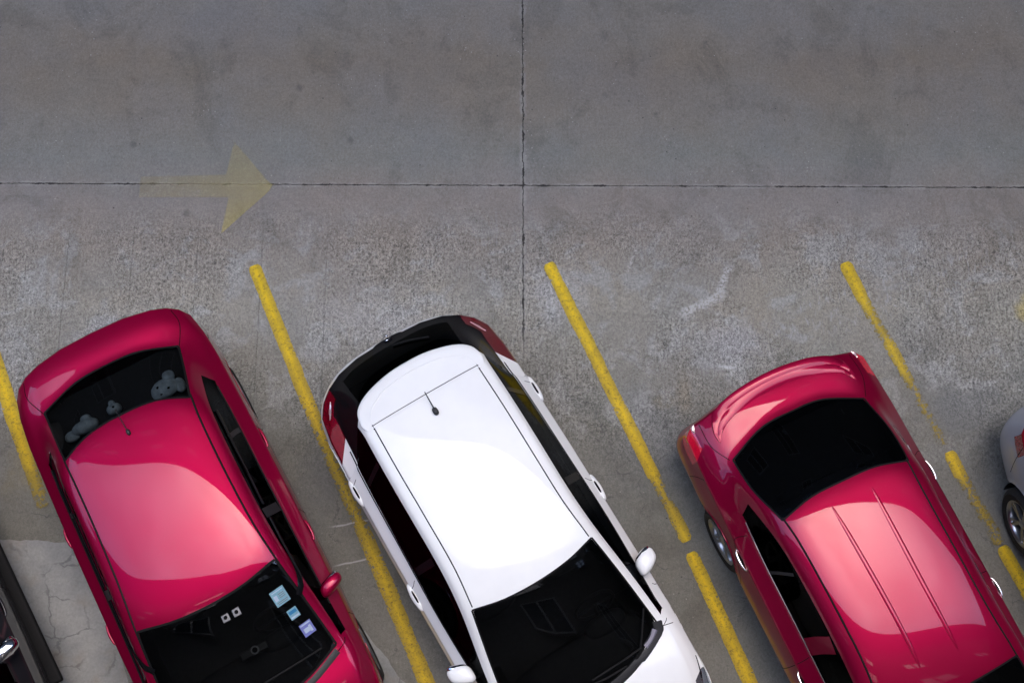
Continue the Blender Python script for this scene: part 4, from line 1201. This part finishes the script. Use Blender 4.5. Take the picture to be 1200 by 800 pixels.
# RUBY SEDAN (right) ---------------------------------------------------------------
redR_k = dict(
    r4=[(0, .06, 1.04), (.3, .07, 1.04), (.54, .12, 1.02), (.68, .15, .985), (.80, .165, .93), (.875, .23, .88)],
    r5=[(0, .22, 1.065), (.3, .23, 1.06), (.57, .30, 1.045), (.71, .34, 1.01), (.81, .38, .955), (.885, .45, .89)],
    r6=[(0, .43, 1.08), (.3, .45, 1.075), (.635, .59, 1.045), (.735, .64, 1.01), (.81, .69, .965), (.90, .73, .88)],
    r7=[(0, .78, 1.275), (.3, .80, 1.27), (.64, .91, 1.215), (.715, .98, 1.14), (.775, 1.04, 1.03), (.905, 1.08, .87)],
    rt=(1.495, 2.10, .035, .030, .05, .09, .07, .20),
    roof=[(1.16, 1.17, 1.24, 1.30, .585, .69, .785, .91, 1.31, .995, .865),
          (1.55, 1.55, 1.57, 1.60, .56, .67, .79, .915, 1.355, .985, .86),
          (2.05, 2.05, 2.05, 2.08, .555, .665, .79, .915, 1.37, .975, .85),
          (2.55, 2.55, 2.54, 2.55, .555, .67, .795, .915, 1.35, .965, .845),
          (2.99, 2.98, 2.96, 2.95, .60, .70, .80, .915, 1.30, .955, .835)],
    front=[[(0, 3.42, 1.23), (.33, 3.40, 1.225), (.665, 3.33, 1.18), (.745, 3.30, 1.13), (.815, 3.28, .95), (.91, 3.28, .825)],
           [(0, 3.86, .995), (.36, 3.83, .992), (.715, 3.72, .975), (.775, 3.68, .965), (.83, 3.65, .935), (.90, 3.66, .815)],
           [(0, 4.06, .955), (.36, 4.03, .952), (.70, 3.95, .935), (.78, 3.92, .915), (.84, 3.88, .87), (.89, 3.88, .79)],
           [(0, 4.36, .87), (.36, 4.34, .86), (.66, 4.24, .825), (.74, 4.20, .80), (.80, 4.14, .76), (.855, 4.12, .71)],
           [(0, 4.52, .73), (.33, 4.50, .72), (.55, 4.43, .70), (.66, 4.37, .68), (.73, 4.30, .66), (.80, 4.22, .64)]])
def redR_tag(i, j):
    if i == 0 and j == 4: return 'taillight'
    if 3 <= i <= 9 and j == 3:
        return 'glass'
    return sedan_tag(i, j)
SKR = [((.76, .80, .60), .0, .018, .015), ((.56, .62, .46), .06, .045, .03), ((.36, .38, .30), .045, .015, .015), ((.24, .26, .22), -.05, -.05, -.05), ((.20, .22, .2), -.2, -.15, -.15)]
redR_spec = dict(rows=sedan_rows(redR_k), len=4.52, tag=redR_tag, skirt_tag=sedan_skirt_tag, skirt=SKR,
                 crease_rows=[(0, (0, 5), .4), (4, (0, 2), .3), (2, (0, 2), .35), (8, (0, 2), .35), (10, (0, 2), .4)],
                 crease_cols=[(5, (0, 12), .3), (4, (2, 10), .5), (3, (3, 10), .35), (2, (2, 4), .3), (2, (8, 10), .3)])
WHR = [(1.12, .325), (3.70, .325)]
mR = matset('red2', 'glassd', 'glass'); mR['taillight'] = M['lens_bright']
car = new_car('parked_car', 'ruby red sedan with two roof ribs, boot lip spoiler and chrome handles', 'car', 3.26, 1.785, 24.95)
S_, parts, body = common(redR_spec, car, mR, NAMES, WHR, .94)
rowsR = redR_spec['rows']
window_seals(car, S_, rowsR, 2, 4, 8, 10, .016)
ditch(car, S_, [(.575, 1.22), (.555, 1.5), (.548, 2.05), (.555, 2.55), (.60, 2.96)], .022)
seams(car, body, S_, [[(-.66, .58), (-.74, .40), (-.74, .18)], [(.66, .58), (.74, .40), (.74, .18)], [(-.80, 3.70), (-.74, 3.76), (0, 3.92), (.74, 3.76), (.80, 3.70)]],
      [[(1.20, .97), (1.18, .88), (1.28, .80), (1.50, .60), (1.52, .45)], [(2.30, .95), (2.31, .86), (2.31, .6), (2.29, .3)], [(3.5, .82), (3.5, .6), (3.4, .35)], [(.62, .86), (.55, .72), (.50, .55)]], .006)
# roof ribs
bm = bmesh.new()
for sg in (-1, 1):
    strip(bm, top_line(S_, [(sg * .185, 1.30), (sg * .175, 1.6), (sg * .165, 2.1), (sg * .165, 2.5), (sg * .17, 2.72)], 10),
          lambda t: .006 + .042 * math.sin(math.pi * min(1, max(0, t))) ** .35, .0, lambda t: .011 * math.sin(math.pi * t) ** .5 + .0005)
bm_obj('roof_rib', bm, M['red2'], car, angle=80)
# boot lip spoiler
bm = bmesh.new()
outl = [(-.665, .41), (-.67, .30), (-.60, .155), (-.42, .08), (-.2, .045), (0, .035), (.2, .045), (.42, .08), (.60, .155), (.67, .30), (.665, .41)]
inl = [(-.655, .41), (-.60, .335), (-.50, .275), (-.38, .235), (-.2, .20), (0, .19), (.2, .20), (.38, .235), (.50, .275), (.60, .335), (.655, .41)]
PO = crom([(a, b, 0) for a, b in outl], 8); PI_ = crom([(a, b, 0) for a, b in inl], 8)
rings = []
for n_, (po, pi_) in enumerate(zip(PO, PI_)):
    k = n_ / (len(PO) - 1); up = .018 * (math.sin(math.pi * k) ** .3) + .003
    pts = []
    for t, dz in ((0, -.06), (0, -.012), (.06, .0), (.46, -.001), (.50, -.005), (.54, -.002), (.94, -.008), (1, -.016)):
        x = po.x + (pi_.x - po.x) * t; s = po.y + (pi_.y - po.y) * t
        zb = S_.top(x, max(s, .06))[0].z if t > .05 else S_.top(x * .97, po.y + .05)[0].z
        zb = S_.top(x * .97, max(s, .16) + .02)[0].z
        lip = 1.076 - .10 * x * x - .12 * x ** 4 + .075 * (.2 - s)
        tt = min(1, max(0, (t - .5) / .5))
        zz = max(zb + .005, lip * (1 - tt ** 2) + (zb + .002) * tt ** 2)
        pts.append(bm.verts.new((x, -s, zz + (dz * .5 if dz > -.05 else -.06))))
    rings.append(pts)
for a, b in zip(rings, rings[1:]):
    for k in range(7): bm.faces.new((a[k], b[k], b[k + 1], a[k + 1]))
bm_obj('boot_spoiler', bm, M['red2'], car, angle=35)
for sg in (-1, 1):
    door_handle(car, S_, sg, 1.36, .825, 'chrome', .20, .024, .010, True, 'seam')
    door_handle(car, S_, sg, 2.47, .82, 'chrome', .20, .024, .010, True, 'seam')
    mirror_part(car, S_, sg, 3.26, 1.0, 'red2', .15)
    bm = bmesh.new(); strip(bm, side_line(S_, sg, [(1.10, 1.02), (1.4, .992), (2.0, .98), (2.6, .968), (3.4, .955)], 8), .009, .003, .003)
    bm_obj('window_trim', bm, M['darkchrome'], car)
    bm = bmesh.new(); strip(bm, side_line(S_, sg, [(2.22, .985), (2.24, 1.15), (2.28, 1.335)], 8), .15, .004)
    bm_obj('door_pillar', bm, M['red2'], car, smooth=False)
    bm = bmesh.new(); strip(bm, side_line(S_, sg, [(1.56, 1.01), (1.60, 1.14), (1.66, 1.31)], 6), .03, .004)
    bm_obj('door_pillar', bm, M['plastic'], car, smooth=False)
    bm = bmesh.new(); strip(bm, top_line(S_, [(sg * .77, .15), (sg * .80, .19), (sg * .80, .23)], 5), lambda t: .01 + .03 * math.sin(math.pi * t), .003, .004)
    bm_obj('reverse_light', bm, M['lens_pale'], car)
interior(car, 1.16, 2.99, 3.86, .48, 1.03, 1)

# SILVER CAR at the right edge -----------------------------------------------------
def shift(rows, ds, dz=0, sx=1.0): return [[(x * sx, s + ds, z + dz) for (x, s, z) in r_] for r_ in rows]
sil_rows = [list(r_) for r_ in redL_spec['rows']]
sil_spec = dict(redL_spec); sil_spec['rows'] = sil_rows
def sil_tag(i, j):
    if i in (0, 1) and j == 4: return 'taillight'
    return sedan_tag(i, j)
def sil_sk(li, a, b):
    if li == 0 and {a[0], b[0]} == {0, 1}: return 'taillight'
    if li == 0 and a[0] >= 13 and b[0] >= 13 and min(a[1], b[1]) >= 3: return 'headlight'
    return 'body'
sil_spec['tag'] = sil_tag; sil_spec['skirt_tag'] = sil_sk
sil_spec['skirt'] = [((.74, .78, .60), .05, .010, .015), ((.58, .60, .46), .10, .012, .03), ((.36, .38, .30), .07, -.01, .015), ((.22, .24, .22), -.03, -.07, -.05), ((.20, .22, .2), -.2, -.15, -.15)]
car = new_car('parked_car', 'silver grey car cut off by the right edge, red lamp and alloy wheel showing', 'car', 5.73, 1.47, 15.0)
S_, parts, body = common(sil_spec, car, dict(matset('silver', 'glassd', 'glass'), taillight=M['lens_deep']), NAMES, WH, .94)
window_seals(car, S_, sil_rows, 2, 4, 8, 10, .02)
ditch(car, S_, [(.575, 1.05), (.562, 1.35), (.562, 1.8), (.578, 2.25), (.612, 2.60)], .024)
seams(car, body, S_, [[(-.64, .50), (-.72, .30), (-.70, .14)], [(.64, .50), (.72, .30), (.70, .14)]],
      [[(1.42, .86), (1.40, .6), (1.25, .42)], [(2.24, .86), (2.24, .6), (2.22, .3)], [(3.22, .82), (3.22, .6), (3.10, .35)], [(.36, .86), (.42, .7), (.50, .50)]])
for sg in (-1, 1):
    door_handle(car, S_, sg, 1.53, .82, 'silver'); door_handle(car, S_, sg, 2.44, .81, 'silver')
    mirror_part(car, S_, sg, 2.97, .99, 'silver')
interior(car, .95, 2.72, 3.60, .42, 1.0, 1)

# BLACK PICK-UP / SUV at the left edge ----------------------------------------------
bl_rows = [[(x, s, z + (.12 if z < 1.1 else .22)) for (x, s, z) in r_] for r_ in redL_spec['rows']]
bl_spec = dict(redL_spec); bl_spec['rows'] = bl_rows
bl_spec['skirt'] = [((.86, .90, .72), .010, .0, .015), ((.68, .68, .58), .020, .0, .03), ((.48, .48, .42), .0, -.02, .015), ((.34, .36, .32), -.07, -.06, -.05), ((.32, .34, .3), -.2, -.15, -.15)]
car = new_car('parked_suv', 'black car with a chrome door mirror cut off by the left edge', 'car', -4.10, 5.42, 30.0)
WHB = [(0.95, .37), (3.62, .37)]
S_, parts, body = common(bl_spec, car, matset('blackp', 'glassd', 'glass'), NAMES, WHB, .94)
ditch(car, S_, [(.575, 1.05), (.562, 1.35), (.562, 1.8), (.578, 2.25), (.612, 2.60)], .024)
seams(car, body, S_, [], [[(1.42, .95), (1.40, .7), (1.25, .5)], [(2.24, .96), (2.24, .7), (2.22, .4)], [(3.16, .94), (3.16, .7), (3.0, .45)]])
for sg in (-1, 1):
    mirror_part(car, S_, sg, 2.86, 1.15, 'chrome', .17, (.115, .065, .085), -.03)
    door_handle(car, S_, sg, 1.53, .93, 'blackp', .2, .018, .012); door_handle(car, S_, sg, 2.44, .93, 'blackp', .2, .018, .012)
    bm = bmesh.new()
    box(bm, sg * .90, -2.22, .42, .16, 1.86, .06, .025)
    bm_obj('running_board', bm, M['rubber'], car)
    bm = bmesh.new(); strip(bm, side_line(S_, sg, [(.98, 1.12), (1.4, 1.105), (2.0, 1.09), (2.6, 1.075), (3.1, 1.07)], 8), .03, .003, .006)
    bm_obj('window_trim', bm, M['rubber'], car)
interior(car, .95, 2.72, 3.60, .42, 1.1, 1)
